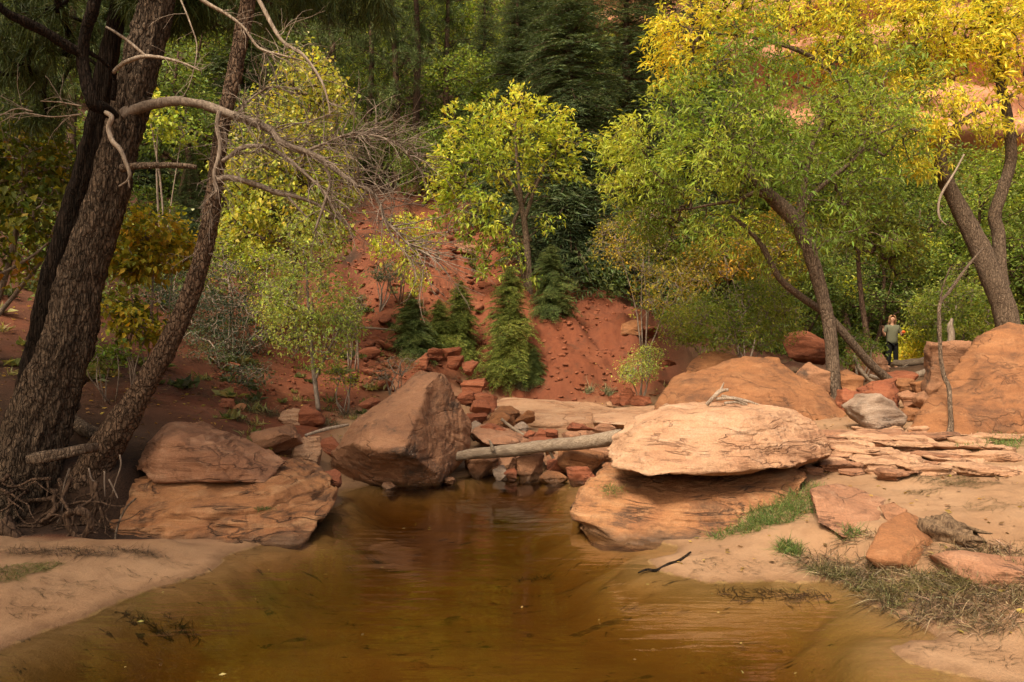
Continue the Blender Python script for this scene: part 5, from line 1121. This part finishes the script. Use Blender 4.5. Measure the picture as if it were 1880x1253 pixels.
# ------------------------------------------------------------------ logs, driftwood, sticks
def wood(name, L, Y, mat, label, cat="log", sides=14, bark=.06, seed=0, n=40, group=None, extra=()):
    mb = MB(); p, r = ptrunk(L, Y, n=n); tube(mb, p, r, sides, bark, seed, bfreq=(1.2, .5))
    for e in extra: limb(mb, e, Y, 8, bark, seed + 1, 24)
    o = p[0]; return tag(link(name, mb.mesh(name, M[mat], o), loc=o), label, cat, group)
wood("log", [(835, 839, 18, 9.35), (870, 834, 21, 9.3), (930, 829, 24, 9.3), (1000, 819, 23, 9.2), (1080, 811, 26, 9.0), (1140, 801, 27, 8.8)], 9.2, 'log', "pale grey log bridging the gap between the pointed boulder and the cream slab", seed=3, bark=.09, n=90, extra=([(905, 828, 9), (902, 816, 6), (898, 808, 3)], [(1010, 830, 8), (1016, 842, 5)]))
wood("broken_log", [(52, 843, 18, 6.35), (75, 840, 24, 6.35), (110, 834, 21, 6.4), (150, 826, 20, 6.5), (175, 822, 18, 6.7)], 6.4, 'bark_grey', "short broken log with a splintered end wedged between the two left trunks", seed=5, bark=.12)
wood("log", [(128, 765, 20, 7.6), (150, 785, 24, 7.4), (180, 798, 24, 7.3), (215, 800, 20, 7.3)], 7.4, 'bark_grey', "dark barked log lying behind the slender trunk's foot", seed=6, bark=.1)
wood("log", [(1640, 667, 10, 20.5), (1665, 668, 13, 20.3), (1695, 664, 14, 20.1), (1728, 659, 14, 20)], 20.3, 'log', "thickest grey driftwood log lying in front of the person's feet", seed=7, bark=.14)
wood("log", [(1618, 686, 7, 18.5), (1640, 681, 9, 18.5), (1662, 677, 8, 18.6), (1690, 676, 6, 18.6)], 18.5, 'log', "thin grey driftwood log lowest in the log jam below the person", seed=8, bark=.14)
wood("log", [(1664, 690, 9, 16.5), (1690, 687, 12, 16.4), (1715, 678, 14, 16.3), (1735, 668, 12, 16.2)], 16.4, 'dead', "pale driftwood log leaning against the steep brown rock", seed=9, bark=.14)
wood("stick", [(1646, 684, 4, 18.3), (1656, 676, 4, 18.3), (1668, 668, 3, 18.3)], 18.3, 'log', "short upright stick crossing the driftwood logs", "stick", seed=10)
wood("log", [(1568, 655, 8, 14.2), (1580, 680, 9, 14), (1600, 700, 7, 13.9), (1625, 706, 5, 13.8)], 14, 'log', "grey branch slanting down from the leaning stem to the rock pile", seed=11, bark=.12)
wood("log", [(1596, 690, 7, 13.6), (1625, 700, 7, 13.5), (1650, 706, 5, 13.4)], 13.5, 'dead', "weathered branch lying across the rocks right of the slanting grey branch", seed=12, bark=.12)
wood("driftwood", [(1298, 743, 7, 7.75), (1310, 730, 7, 7.7), (1322, 719, 8, 7.7), (1337, 716, 5, 7.7)], 7.7, 'dead', "bleached forked driftwood lying on top of the cream slab", "driftwood", seed=13, n=30, bark=.1,
     extra=([(1322, 719, 6), (1325, 712, 4), (1329, 703, 2.5)], [(1315, 733, 6), (1345, 732, 7), (1375, 738, 5), (1392, 743, 2)], [(1325, 727, 5), (1355, 735, 6), (1372, 743, 4)], [(1330, 741, 5), (1350, 739, 5), (1368, 744, 3)]))
wood("stick", [(640, 603, 4, 15.8), (680, 603, 4.5, 15.8), (728, 607, 3, 15.7)], 15.8, 'log', "thin fallen stick lying across the red slope", "stick", seed=14)
wood("stick", [(1172, 1052, 2.5, 5.6), (1188, 1046, 4, 5.65), (1205, 1047, 4.5, 5.65), (1228, 1036, 5.5, 5.7), (1246, 1030, 5, 5.75), (1268, 1014, 3, 5.9)], 5.75, 'bark_dark', "dark wet stick at the water's edge on the right sand spit", "stick", seed=15, bark=.15)
wood("stick", [(560, 800, 5, 9.5), (600, 788, 7, 9.6), (640, 780, 4, 9.7)], 9.6, 'dead', "grey weathered stick behind the rocks left of the pointed boulder", "stick", seed=16, bark=.12)
wood("stick", [(920, 770, 6, 10.4), (935, 782, 6, 10.4), (950, 792, 6, 10.3), (962, 800, 5, 10.2)], 10.3, 'log', "short stick lying on the rock heap above the log", "stick", seed=17)
wood("vine", [(186, 1008, 2.5, 6.3), (195, 998, 2.5, 6.3), (215, 1008, 3, 6.2), (235, 1013, 3, 6.2), (262, 1004, 3, 6.25), (290, 1005, 2, 6.25)], 6.25, 'dead', "pale looping root on the sand before the low bedded rock", "root", sides=6, seed=18)
wood("vine", [(210, 1012, 3.5, 6.3), (212, 985, 4, 6.35), (218, 960, 4, 6.4), (232, 932, 4, 6.45), (250, 915, 3, 6.5)], 6.4, 'bark_grey', "brown root climbing the left end of the low bedded rock", "root", sides=6, seed=19)
for k, q in enumerate(([(128, 860), (118, 890), (112, 925)], [(163, 860), (168, 880), (174, 884)], [(192, 865), (192, 895), (193, 912)], [(220, 835), (222, 855), (214, 880), (206, 905)], [(120, 905), (112, 945), (105, 960)], [(200, 880), (212, 905), (216, 915)])):
    wood("hanging_root", [(a, b, 3.2 - .5 * j) for j, (a, b) in enumerate(q)], 6.5, 'twig', "thin root hanging in the dark hollow below the left trunks", "root", sides=5, seed=30 + k, n=12, group="roots hanging in the left hollow")

# thin bare sapling leaning in front of the huge right boulder
mb = MB(); p, r = ptrunk([(1741, 806, 22, 8.95), (1744, 795, 13, 9.0), (1746, 775, 9, 9.05), (1744, 740, 8, 9.1), (1742, 712, 8, 9.2), (1733, 690, 8, 9.3), (1727, 655, 7, 9.35), (1725, 600, 7, 9.4), (1726, 558, 6, 9.5), (1743, 536, 6, 9.6), (1776, 490, 5, 9.9), (1806, 455, 3, 10.2)], 9.2, n=90)
o = p[0]; tube(mb, p, r, 12, .06, 5)
for q in ([(1741, 800, 10), (1722, 808, 7), (1705, 812, 4), (1690, 815, 2)], [(1745, 800, 9), (1758, 812, 6), (1772, 818, 3)], [(1740, 802, 9), (1735, 812, 6), (1728, 820, 3)]): limb(mb, q, 8.9, 8, .1, 4, 16)
b, _ = limb(mb, [(1726, 560, 4, 9.5), (1730, 530, 3, 9.5), (1745, 490, 2, 9.5)], 9.5, 6, .05, 5, 14); dry_twigs(mb, b, 8, rg, .1, .35, (.2, 0, .6), 0, 1, 1, .003); dry_twigs(mb, p[55:], 12, rg, .1, .4, (.3, 0, .5), 0, 1, 1, .003)
root = empty("bare_sapling", o, "thin leafless sapling with spreading roots before the huge right boulder", "tree"); link("trunk", mb.mesh("trunk", M['bark_grey'], o), root)
wood("hanging_branch", [(1770, 284, 2.5, 13.8), (1752, 318, 3.5, 13.8), (1732, 350, 4.5, 13.8), (1724, 370, 4, 13.8), (1723, 390, 4, 13.8), (1727, 404, 3, 13.8), (1738, 414, 2, 13.8)], 13.8, 'dead', "curved bleached branch caught in front of the bent grey trunk on the right", "branch", seed=22)
# slim straight trunk left of the person
broadleaf("slim_tree", "slim straight trunk standing left of the person", [ptrunk([(1599, 655, 12), (1592, 620, 11), (1583, 560, 9), (1577, 500, 8), (1574, 440, 7), (1570, 360, 4)], 17.5)], [(1600, 400, 17.5, 50, 50, .9), (1560, 420, 17.5, 50, 40, .8), (1640, 440, 17.4, 50, 40, .8), (1660, 480, 17.4, 40, 30, .7)], 380, 11, .10, .45, MIDG, 'bark_red', 141, tfun=lambda B, i: np.random.default_rng(6).normal(.8, .3, len(B)) + fbm(B, 3, 6) * .3, extra_dead=60)
wood("fallen_branch", [(1600, 645, 8, 19.5), (1612, 622, 7, 19.5), (1618, 600, 6, 19.5)], 19.5, 'bark_red', "short dark trunk leaning at the person's right side", "branch", seed=24)
wood("snag", [(1741, 640, 10, 16), (1746, 620, 12, 16), (1744, 600, 9, 16), (1748, 585, 4, 16)], 16, 'dead', "pale broken snag behind the thin leafless sapling", "dead tree", seed=25, bark=.15)

# hollow stump half buried in the right bank
def stump():
    g = ghit(1775, 1008); a = g + np.array([-.16, .26, .07]); d = np.array([.62, -.78, -.06]); d /= np.linalg.norm(d)
    U = np.cross(d, [0, 0, 1]); U /= np.linalg.norm(U); Wv = np.cross(U, d); n, s = 26, 40; mb = MB(); V = []
    th = np.linspace(0, 2 * math.pi, s, endpoint=False)
    def ring(t, r, sd_, amp):
        q = np.stack([np.cos(th) * 2.2, np.sin(th) * 2.2, np.full(s, t * 2.0)], -1); rr = r * (1 + amp * fbm(q, 4, sd_)); ext = .11 * fbm(np.stack([np.cos(th) * 3, np.sin(th) * 3, th * 0], -1), 3, 9) if t > .9 else 0
        return a + d * (t * .34 + ext)[..., None] * np.ones((s, 1)) + np.cos(th)[:, None] * U * rr[:, None] + np.sin(th)[:, None] * Wv * rr[:, None] if np.ndim(ext) else a + d * t * .34 + np.cos(th)[:, None] * U * rr[:, None] + np.sin(th)[:, None] * Wv * rr[:, None]
    T = np.linspace(0, 1, n)
    for t in T: V.append(ring(t, .125 + .02 * math.sin(t * 5) - .03 * t, 1, .32))
    for t in T[::-1]: V.append(ring(t, .07, 2, .5))
    V = np.array(V).reshape(-1, 3); m_ = 2 * n; i = np.arange(m_ - 1)[:, None] * s; j = np.arange(s)[None]; j2 = (j + 1) % s
    mb.add(V, np.stack([i + j, i + j2, i + s + j2, i + s + j], -1).reshape(-1, 4))
    tag(link("hollow_stump", mb.mesh("hollow_stump", M['stump'], a), loc=a), "hollow rotten log end among dry debris on the right bank", "stump")
stump()

# ------------------------------------------------------------------ grass and debris
def grass(label, spots, h, wd, pal, seed, lean=(0, 0, 0), flop=.6, on=None, name="grass", sunk=False):
    "spots: (px, py, rx px, ry px, n) on the ground; blades are bent strips"
    rg = np.random.default_rng(seed); Bs = []
    for (px, py, rx, ry, n) in spots:
        a = rg.uniform(0, 6.28, n); r = np.sqrt(rg.uniform(0, 1, n)); c = ghit(px, py)
        ax = rx / FPX * c[1]; ay = abs(ghit(px, py - ry)[1] - ghit(px, py + ry)[1]) / 2 if on is None else .1
        x = c[0] + np.cos(a) * r * ax; y = c[1] + np.sin(a) * r * min(ay, 1.5); z = H(x, y)
        k = rg.normal(0, 1, (n, 1)); Bs.append(np.stack([x, y, z - .01], -1))
    B = np.concatenate(Bs)
    if on is not None: B = np.concatenate([np.array(on(rg, s)) for s in spots])
    n = len(B); d = rg.normal(0, flop, (n, 3)) + np.array([0, 0, 1.0]) + np.array(lean); d /= np.linalg.norm(d, axis=1)[:, None]
    L = h * rg.uniform(.45, 1.25, n); S = np.cross(d, rg.normal(size=(n, 3))); S /= np.linalg.norm(S, axis=1)[:, None]; g = np.array([0, 0, -1.0]) + np.array(lean) * .4
    V = []
    for t in (0, .4, .75, 1.0):
        p = B + d * (L * t)[:, None] + g * (L * .55 * t * t * rg.uniform(.5, 1.3, n))[:, None]
        w_ = (wd * (1 - t * .85) * .5)
        V += [p - S * w_, p + S * w_]
    V = np.stack(V, 1)
    zf = H(V[..., 0].ravel(), V[..., 1].ravel()).reshape(V.shape[:2]) + .006 if on is None else None
    if zf is not None: V[..., 2] = np.maximum(V[..., 2], zf if sunk else np.maximum(zf, -.03))
    if sunk: V[..., 2] = np.minimum(V[..., 2], zf + .02)
    F = np.concatenate([np.arange(n)[:, None] * 8 + np.array([[2 * k, 2 * k + 1, 2 * k + 3, 2 * k + 2]]) for k in range(3)])
    t = pick(pal, np.clip(rg.normal(.5, .3, n), 0, 1), rg); me = mesh_np(name, V.reshape(-1, 3), [F], M['grass'], False, np.concatenate([t, t, t]))
    return tag(link(name, me), label, "grass", None, "stuff")
GG = [(0, (.05, .085, .02)), (.6, (.10, .155, .035)), (1, (.22, .22, .07))]
DRY = [(0, (.035, .022, .013)), (.4, (.11, .075, .042)), (.75, (.23, .165, .09)), (1, (.40, .31, .19))]
OLV = [(0, (.07, .065, .02)), (.6, (.17, .145, .05)), (1, (.30, .24, .11))]
grass("fresh green grass growing along the right foot of the base rock", [(1465, 925, 35, 22, 700), (1420, 950, 45, 18, 800), (1385, 968, 35, 12, 400), (1500, 905, 18, 22, 300), (1330, 985, 30, 6, 150), (1450, 1010, 22, 14, 420), (1560, 985, 20, 10, 120)], .16, .0055, GG, 71, (-.1, -.2, 0), .5)
grass("green grass at the foot of the huge right boulder", [(1810, 818, 45, 14, 700), (1840, 808, 30, 10, 300), (1780, 826, 25, 6, 150)], .16, .007, GG, 72)
grass("matted dry flood grass on the lower right bank", [(1560, 1050, 70, 16, 348), (1620, 1060, 60, 20, 279), (1500, 1035, 50, 14, 186), (1680, 1090, 90, 34, 604), (1790, 1110, 100, 34, 651), (1850, 1080, 60, 30, 279), (1740, 1060, 50, 18, 162), (1830, 1150, 70, 18, 209), (1700, 1010, 50, 16, 139), (1580, 990, 40, 16, 69), (1840, 1020, 50, 14, 116), (1800, 1015, 60, 10, 162), (1740, 1130, 80, 16, 255), (1980, 1090, 90, 34, 450), (2120, 1060, 90, 30, 300), (1960, 1010, 80, 20, 225)], .20, .0065, DRY, 73, (-.75, -.5, -.1), .85)
grass("olive grass tangled in the flood debris on the right bank", [(1660, 1085, 50, 16, 350), (1720, 1075, 60, 18, 350), (1820, 1070, 60, 12, 250), (1770, 1075, 30, 10, 200), (1860, 1058, 25, 10, 150), (1640, 1045, 40, 16, 200)], .17, .0045, OLV, 74, (-.7, -.4, -.25), .6)
grass("thin dark flood debris lying on the right sand flat", [(1740, 880, 60, 8, 380), (1790, 890, 50, 8, 300), (1840, 872, 50, 6, 200), (1700, 905, 40, 5, 120), (1820, 930, 80, 12, 160), (1600, 865, 20, 6, 80)], .10, .004, [(0, (.05, .035, .018)), (1, (.17, .13, .06))], 75, (-.9, -.3, -.6), .5)
grass("yellow grass tufts above the right end of the log", [(1075, 782, 22, 8, 260), (1110, 776, 20, 8, 260)], .20, .008, [(0, (.12, .12, .03)), (1, (.36, .30, .10))], 76, (-.2, -.3, 0), .5)
grass("pale grass tuft at the foot of the red cut bank", [(1116, 724, 9, 5, 160), (1080, 722, 8, 4, 80), (963, 712, 20, 8, 260), (905, 700, 14, 6, 120)], .30, .010, [(0, (.10, .11, .05)), (1, (.26, .25, .13))], 77, (0, 0, 0), .45)
grass("dark grass clumps on the left bank", [(585, 772, 35, 8, 500), (470, 752, 35, 10, 420), (520, 765, 20, 6, 120), (440, 770, 30, 6, 160), (640, 765, 16, 6, 160)], .24, .006, [(0, (.03, .028, .015)), (.7, (.10, .09, .04)), (1, (.22, .18, .10))], 78, (0, -.3, 0), .7)
grass("grass straggling on the sand below the left roots", [(45, 1050, 45, 10, 420), (90, 1042, 30, 6, 200), (15, 1065, 30, 8, 200)], .10, .004, [(0, (.05, .06, .015)), (.6, (.14, .13, .04)), (1, (.26, .2, .09))], 79, (.3, -.4, -.3), .7)
grass("dry roots and litter on the dark left bank", [(300, 700, 80, 40, 700), (400, 720, 60, 25, 500), (220, 730, 60, 30, 400), (330, 640, 60, 30, 400), (110, 1015, 110, 8, 500), (250, 1016, 60, 4, 200)], .16, .004, [(0, (.03, .02, .012)), (.7, (.10, .065, .04)), (1, (.2, .14, .09))], 80, (0, -.2, -.5), .8)
grass("dark plant scraps washed onto the left sand bar", [(80, 1090, 60, 8, 60), (150, 1075, 80, 8, 70), (260, 1058, 80, 8, 60), (60, 1120, 60, 8, 50), (40, 1135, 30, 6, 30), (330, 1040, 60, 5, 40), (1330, 1050, 70, 8, 60), (1290, 1035, 40, 6, 60), (1400, 1040, 50, 8, 40), (1750, 1190, 90, 14, 80), (1830, 1210, 60, 14, 50)], .07, .004, [(0, (.03, .02, .012)), (1, (.10, .07, .035))], 81, (.6, -.1, -.8), .5)
grass("dark plant debris lying on the bottom of the pool", [(270, 1150, 60, 7, 90), (340, 1165, 40, 5, 50), (980, 1065, 40, 4, 70), (1400, 1095, 90, 8, 160), (1480, 1100, 50, 6, 80), (640, 1150, 30, 3, 20)], .11, .006, [(0, (.012, .009, .004)), (.7, (.04, .028, .011)), (1, (.09, .065, .025))], 85, (-.2, 0, -.6), .9, name="submerged_debris", sunk=True)
grass("dry and green tufts hanging over the edge of the right bank", [(1510, 1050, 25, 8, 260), (1550, 1062, 25, 8, 260), (1590, 1076, 25, 8, 240), (1620, 1090, 20, 8, 160), (1640, 1110, 20, 8, 140), (1770, 1060, 30, 8, 200), (1850, 1050, 30, 10, 260), (1690, 1060, 20, 8, 120)], .17, .006, [(0, (.03, .022, .012)), (.4, (.12, .09, .04)), (.7, (.16, .17, .06)), (1, (.36, .28, .16))], 86, (-.2, -.35, 0), .55)
# blades rooted on the rocks: small cushions
def cushion(c, r, n):
    def f(rg, s): return np.array(c) + rg.normal(0, 1, (n, 3)) * np.array(r)
    return f
grass("small green tuft on the left end of the base rock", [(0, 0, 0, 0, 0)], .07, .004, GG, 82, (0, -.6, 0), .6, cushion(P(1122, 900, 6.95), (.05, .04, .025), 260))
grass("green moss tuft on the low bedded rock at the left", [(0, 0, 0, 0, 0)], .03, .004, [(0, (.03, .06, .015)), (1, (.07, .12, .03))], 83, (0, -.8, -.4), .6, cushion(P(487, 934, 6.58), (.05, .03, .012), 260))
# fallen leaves
def fallen():
    rg = np.random.default_rng(15); N = 8000; px = np.concatenate([rg.uniform(-500, 700, N * 6 // 10), rg.uniform(900, 2300, N * 4 // 10)]); Y = np.concatenate([rg.uniform(7.4, 20, N * 6 // 10), rg.uniform(4.2, 22, N * 4 // 10)])
    x = (px - CX) / FPX * Y; z = H(x, Y); ok = z > .03; x, Y, z = x[ok], Y[ok], z[ok]; n = len(x)
    d = rg.normal(size=(n, 3)) * [1, 1, .15]; L = rg.uniform(.025, .07, n); V = leaf_quads(np.stack([x, Y, z + .012], -1), d, L, L * .5, rg, .2, -.05)
    t = pick([(0, (.08, .045, .02)), (.5, (.22, .13, .05)), (.85, (.40, .28, .06)), (1, (.50, .38, .10))], rg.uniform(0, 1, n), rg)
    tag(link("leaf_litter", leaf_mesh("leaf_litter", V, t, M['leaf'], (0, 0, 0))), "small fallen leaves strewn over the banks", "leaf litter", None, "stuff")
fallen()
def floating():
    rg = np.random.default_rng(16); N = 60; px = rg.uniform(200, 1650, N); py = 885 + 360 * rg.uniform(0, 1, N) ** 1.2; Y = CAMZ * FPX / (py - CY); x = (px - CX) / FPX * Y; ok = pool_sd(x, Y) < -.06; x, Y = x[ok], Y[ok]; n = len(x)
    d = rg.normal(size=(n, 3)) * [1, 1, 0]; L = rg.uniform(.012, .04, n); V = leaf_quads(np.stack([x, Y, np.full(n, .006)], -1), d, L, L * .45, rg, .12, 0)
    V[:, 2] = np.maximum(V[:, 2], .004)
    t = pick([(0, (.10, .06, .025)), (.6, (.34, .24, .07)), (1, (.52, .42, .16))], rg.uniform(0, 1, n), rg)
    tag(link("floating_leaves", leaf_mesh("floating_leaves", V, t, M['leaf'], (0, 0, 0))), "tiny fallen leaves floating on the pool", "leaf litter", None, "stuff")
floating()

# ------------------------------------------------------------------ the person
def skin_obj(name, joints, edges, mat, parent, sub=2, root=0):
    me = bpy.data.meshes.new(name); me.from_pydata([j[0] for j in joints], edges, []); me.materials.append(mat)
    o = link(name, me, parent)
    md = o.modifiers.new("skin", 'SKIN'); md.use_smooth_shade = True
    for v, j in zip(me.skin_vertices[0].data, joints):
        r = j[1]; v.radius = r if isinstance(r, tuple) else (r, r); v.use_root = False
    me.skin_vertices[0].data[root].use_root = True
    s = o.modifiers.new("sub", 'SUBSURF'); s.levels = s.render_levels = sub; return o
def person():
    base = G(1638, 22.0); base[2] += .0
    root = empty("person", base, "person in a loose sage green top and black trousers standing among logs, one hand raised", "person")
    skin = flat_mat("skin", (.45, .24, .15), .55, .05, 20, .08); shirt = flat_mat("sage_cloth", (.135, .135, .085), .9, .4, 60, .15); trous = flat_mat("black_cloth", (.008, .008, .008), .9, .2, 60, .2)
    hair = flat_mat("fair_hair", (.30, .165, .075), .6, .6, 70, .35); shoe = flat_mat("dark_shoe", (.02, .018, .016), .7, .1); org = flat_mat("orange_skin", (.85, .13, .015), .45, .1, 50, .1); dark = flat_mat("dark_eye", (.02, .012, .01), .3, 0)
    J = [((0, 0, .84), .085), ((0, 0, 1.0), .075), ((0, .005, 1.16), .085), ((0, .01, 1.27), .06), ((0, .0, 1.34), .046), ((0, -.015, 1.395), .06), ((0, -.02, 1.45), .078), ((0, -.01, 1.51), .055),
         ((-.15, .0, 1.235), .05), ((-.21, .02, 1.09), .042), ((-.235, -.03, .955), .036), ((-.30, -.11, 1.04), .032), ((-.355, -.15, 1.115), .022), ((-.368, -.155, 1.155), .028),
         ((.15, .0, 1.235), .05), ((.225, .02, 1.10), .042), ((.275, -.03, .975), .036), ((.235, -.15, 1.01), .032), ((.175, -.22, 1.045), .022), ((.145, -.235, 1.06), .028),
         ((-.085, 0, .76), .06), ((-.095, -.01, .46), .05), ((-.10, .02, .08), .036), ((-.11, -.11, .035), .03), ((.085, 0, .76), .06), ((.10, -.01, .46), .05), ((.105, .02, .08), .036), ((.12, -.11, .035), .03)]
    E = [(0, 1), (1, 2), (2, 3), (3, 4), (4, 5), (5, 6), (6, 7), (2, 8), (8, 9), (9, 10), (10, 11), (11, 12), (12, 13), (2, 14), (14, 15), (15, 16), (16, 17), (17, 18), (18, 19), (0, 20), (20, 21), (21, 22), (22, 23), (0, 24), (24, 25), (25, 26), (26, 27)]
    # fingers: raised hand points up, the other closes on what it holds
    def chain(pts, r0, par):
        prev = par
        for q, p in enumerate(pts): J.append((tuple(p), r0 * (1 - .16 * q))); E.append((prev, len(J) - 1)); prev = len(J) - 1
    h = np.array([-.368, -.155, 1.155])
    for k, (dx, l) in enumerate(((-.03, .055), (-.010, .075), (.010, .07), (.028, .05))):
        b = h + [dx, -.005, .03]; chain([b, b + [dx * .25, -.012 - .01 * k, l * .55], b + [dx * .35, -.03 - .012 * k, l]], .0095, 13)
    chain([h + [.03, -.015, .0], h + [.052, -.03, .022], h + [.058, -.04, .048]], .0105, 13)
    h = np.array([.145, -.235, 1.06])
    for k, (dz, l) in enumerate(((.028, .06), (.010, .07), (-.010, .065), (-.027, .05))):
        b = h + [-.015, -.02, dz]; chain([b, b + [.012, -.03, 0], b + [.045, -.038 - .004 * k, .003]], .0095, 19)
    chain([h + [.005, -.005, .035], h + [.03, -.02, .055], h + [.05, -.03, .05]], .0105, 19)
    skin_obj("body", J, E, skin, root, 2)
    # clothing
    S = [((0, 0, .70), (.175, .125)), ((0, 0, .88), (.17, .12)), ((0, .0, 1.06), (.165, .115)), ((0, .005, 1.19), (.155, .10)), ((0, .01, 1.27), (.085, .07)), ((-.16, .0, 1.225), .072), ((-.205, .015, 1.12), .066), ((-.225, .01, 1.05), .064), ((.16, .0, 1.225), .072), ((.215, .015, 1.12), .066), ((.24, .01, 1.05), .064)]
    skin_obj("shirt", S, [(0, 1), (1, 2), (2, 3), (3, 4), (3, 5), (5, 6), (6, 7), (3, 8), (8, 9), (9, 10)], shirt, root, 2)
    T = [((0, 0, .84), (.14, .11)), ((-.085, 0, .73), (.092, .095)), ((-.096, -.01, .46), .074), ((-.10, .015, .10), .058), ((.085, 0, .73), (.092, .095)), ((.10, -.01, .46), .074), ((.105, .015, .10), .058)]
    skin_obj("trousers", T, [(0, 1), (1, 2), (2, 3), (0, 4), (4, 5), (5, 6)], trous, root, 2)
    for s in (-1, 1): skin_obj("shoe", [((s * .105, .04, .04), (.045, .045)), ((s * .11, -.05, .035), (.045, .035)), ((s * .118, -.15, .028), (.04, .026))], [(0, 1), (1, 2)], shoe, root, 2)
    def ellipsoid(name, c, r, m, par=None, seg=16):
        bm = bmesh.new(); bmesh.ops.create_uvsphere(bm, u_segments=seg, v_segments=seg // 2 + 2, radius=1)
        for v in bm.verts: v.co = Vector((v.co.x * r[0], v.co.y * r[1], v.co.z * r[2])) + Vector(c)
        me = bpy.data.meshes.new(name); bm.to_mesh(me); bm.free(); me.materials.append(m)
        for p in me.polygons: p.use_smooth = True
        return link(name, me, par)
    # hair: cap and two side falls framing the face
    hb = MB(); rgh = np.random.default_rng(3)
    for k in range(150):
        a = rgh.uniform(-2.05, 2.05); x0, y0 = math.sin(a) * .03, .0 + math.cos(a) * .03
        p = np.array([(x0, y0 - .02, 1.565), (math.sin(a) * .078, math.cos(a) * .085 - .01, 1.525), (math.sin(a) * .094, math.cos(a) * .098, 1.44), (math.sin(a) * .098 + rgh.normal(0, .01), math.cos(a) * .10 + rgh.normal(0, .01), 1.36 - .08 * (abs(a) < 1.6) + rgh.normal(0, .02))])
        tube(hb, catmull(p, 9), np.array([.010, .014, .015, .015, .014, .013, .012, .010, .004]), 5, cap=False)
    link("hair", hb.mesh("hair", hair, (0, 0, 0)), root)
    for s in (-1, 1):
        ellipsoid("eye", (s * .031, -.098, 1.463), (.012, .006, .006), dark, root, 8); ellipsoid("ear", (s * .082, -.01, 1.455), (.012, .02, .03), skin, root, 10)
    ellipsoid("nose", (0, -.108, 1.437), (.011, .016, .020), skin, root, 10); ellipsoid("mouth", (0, -.094, 1.402), (.022, .006, .006), flat_mat("lips", (.36, .13, .10), .5, 0), root, 8)
    c = base + np.array([.185, -.285, 1.075]); o = ellipsoid("orange_fruit", (0, 0, 0), (.05, .048, .042), org); o.location = c
    tag(o, "small bright orange round object held in the person's hand", "held object")
person()
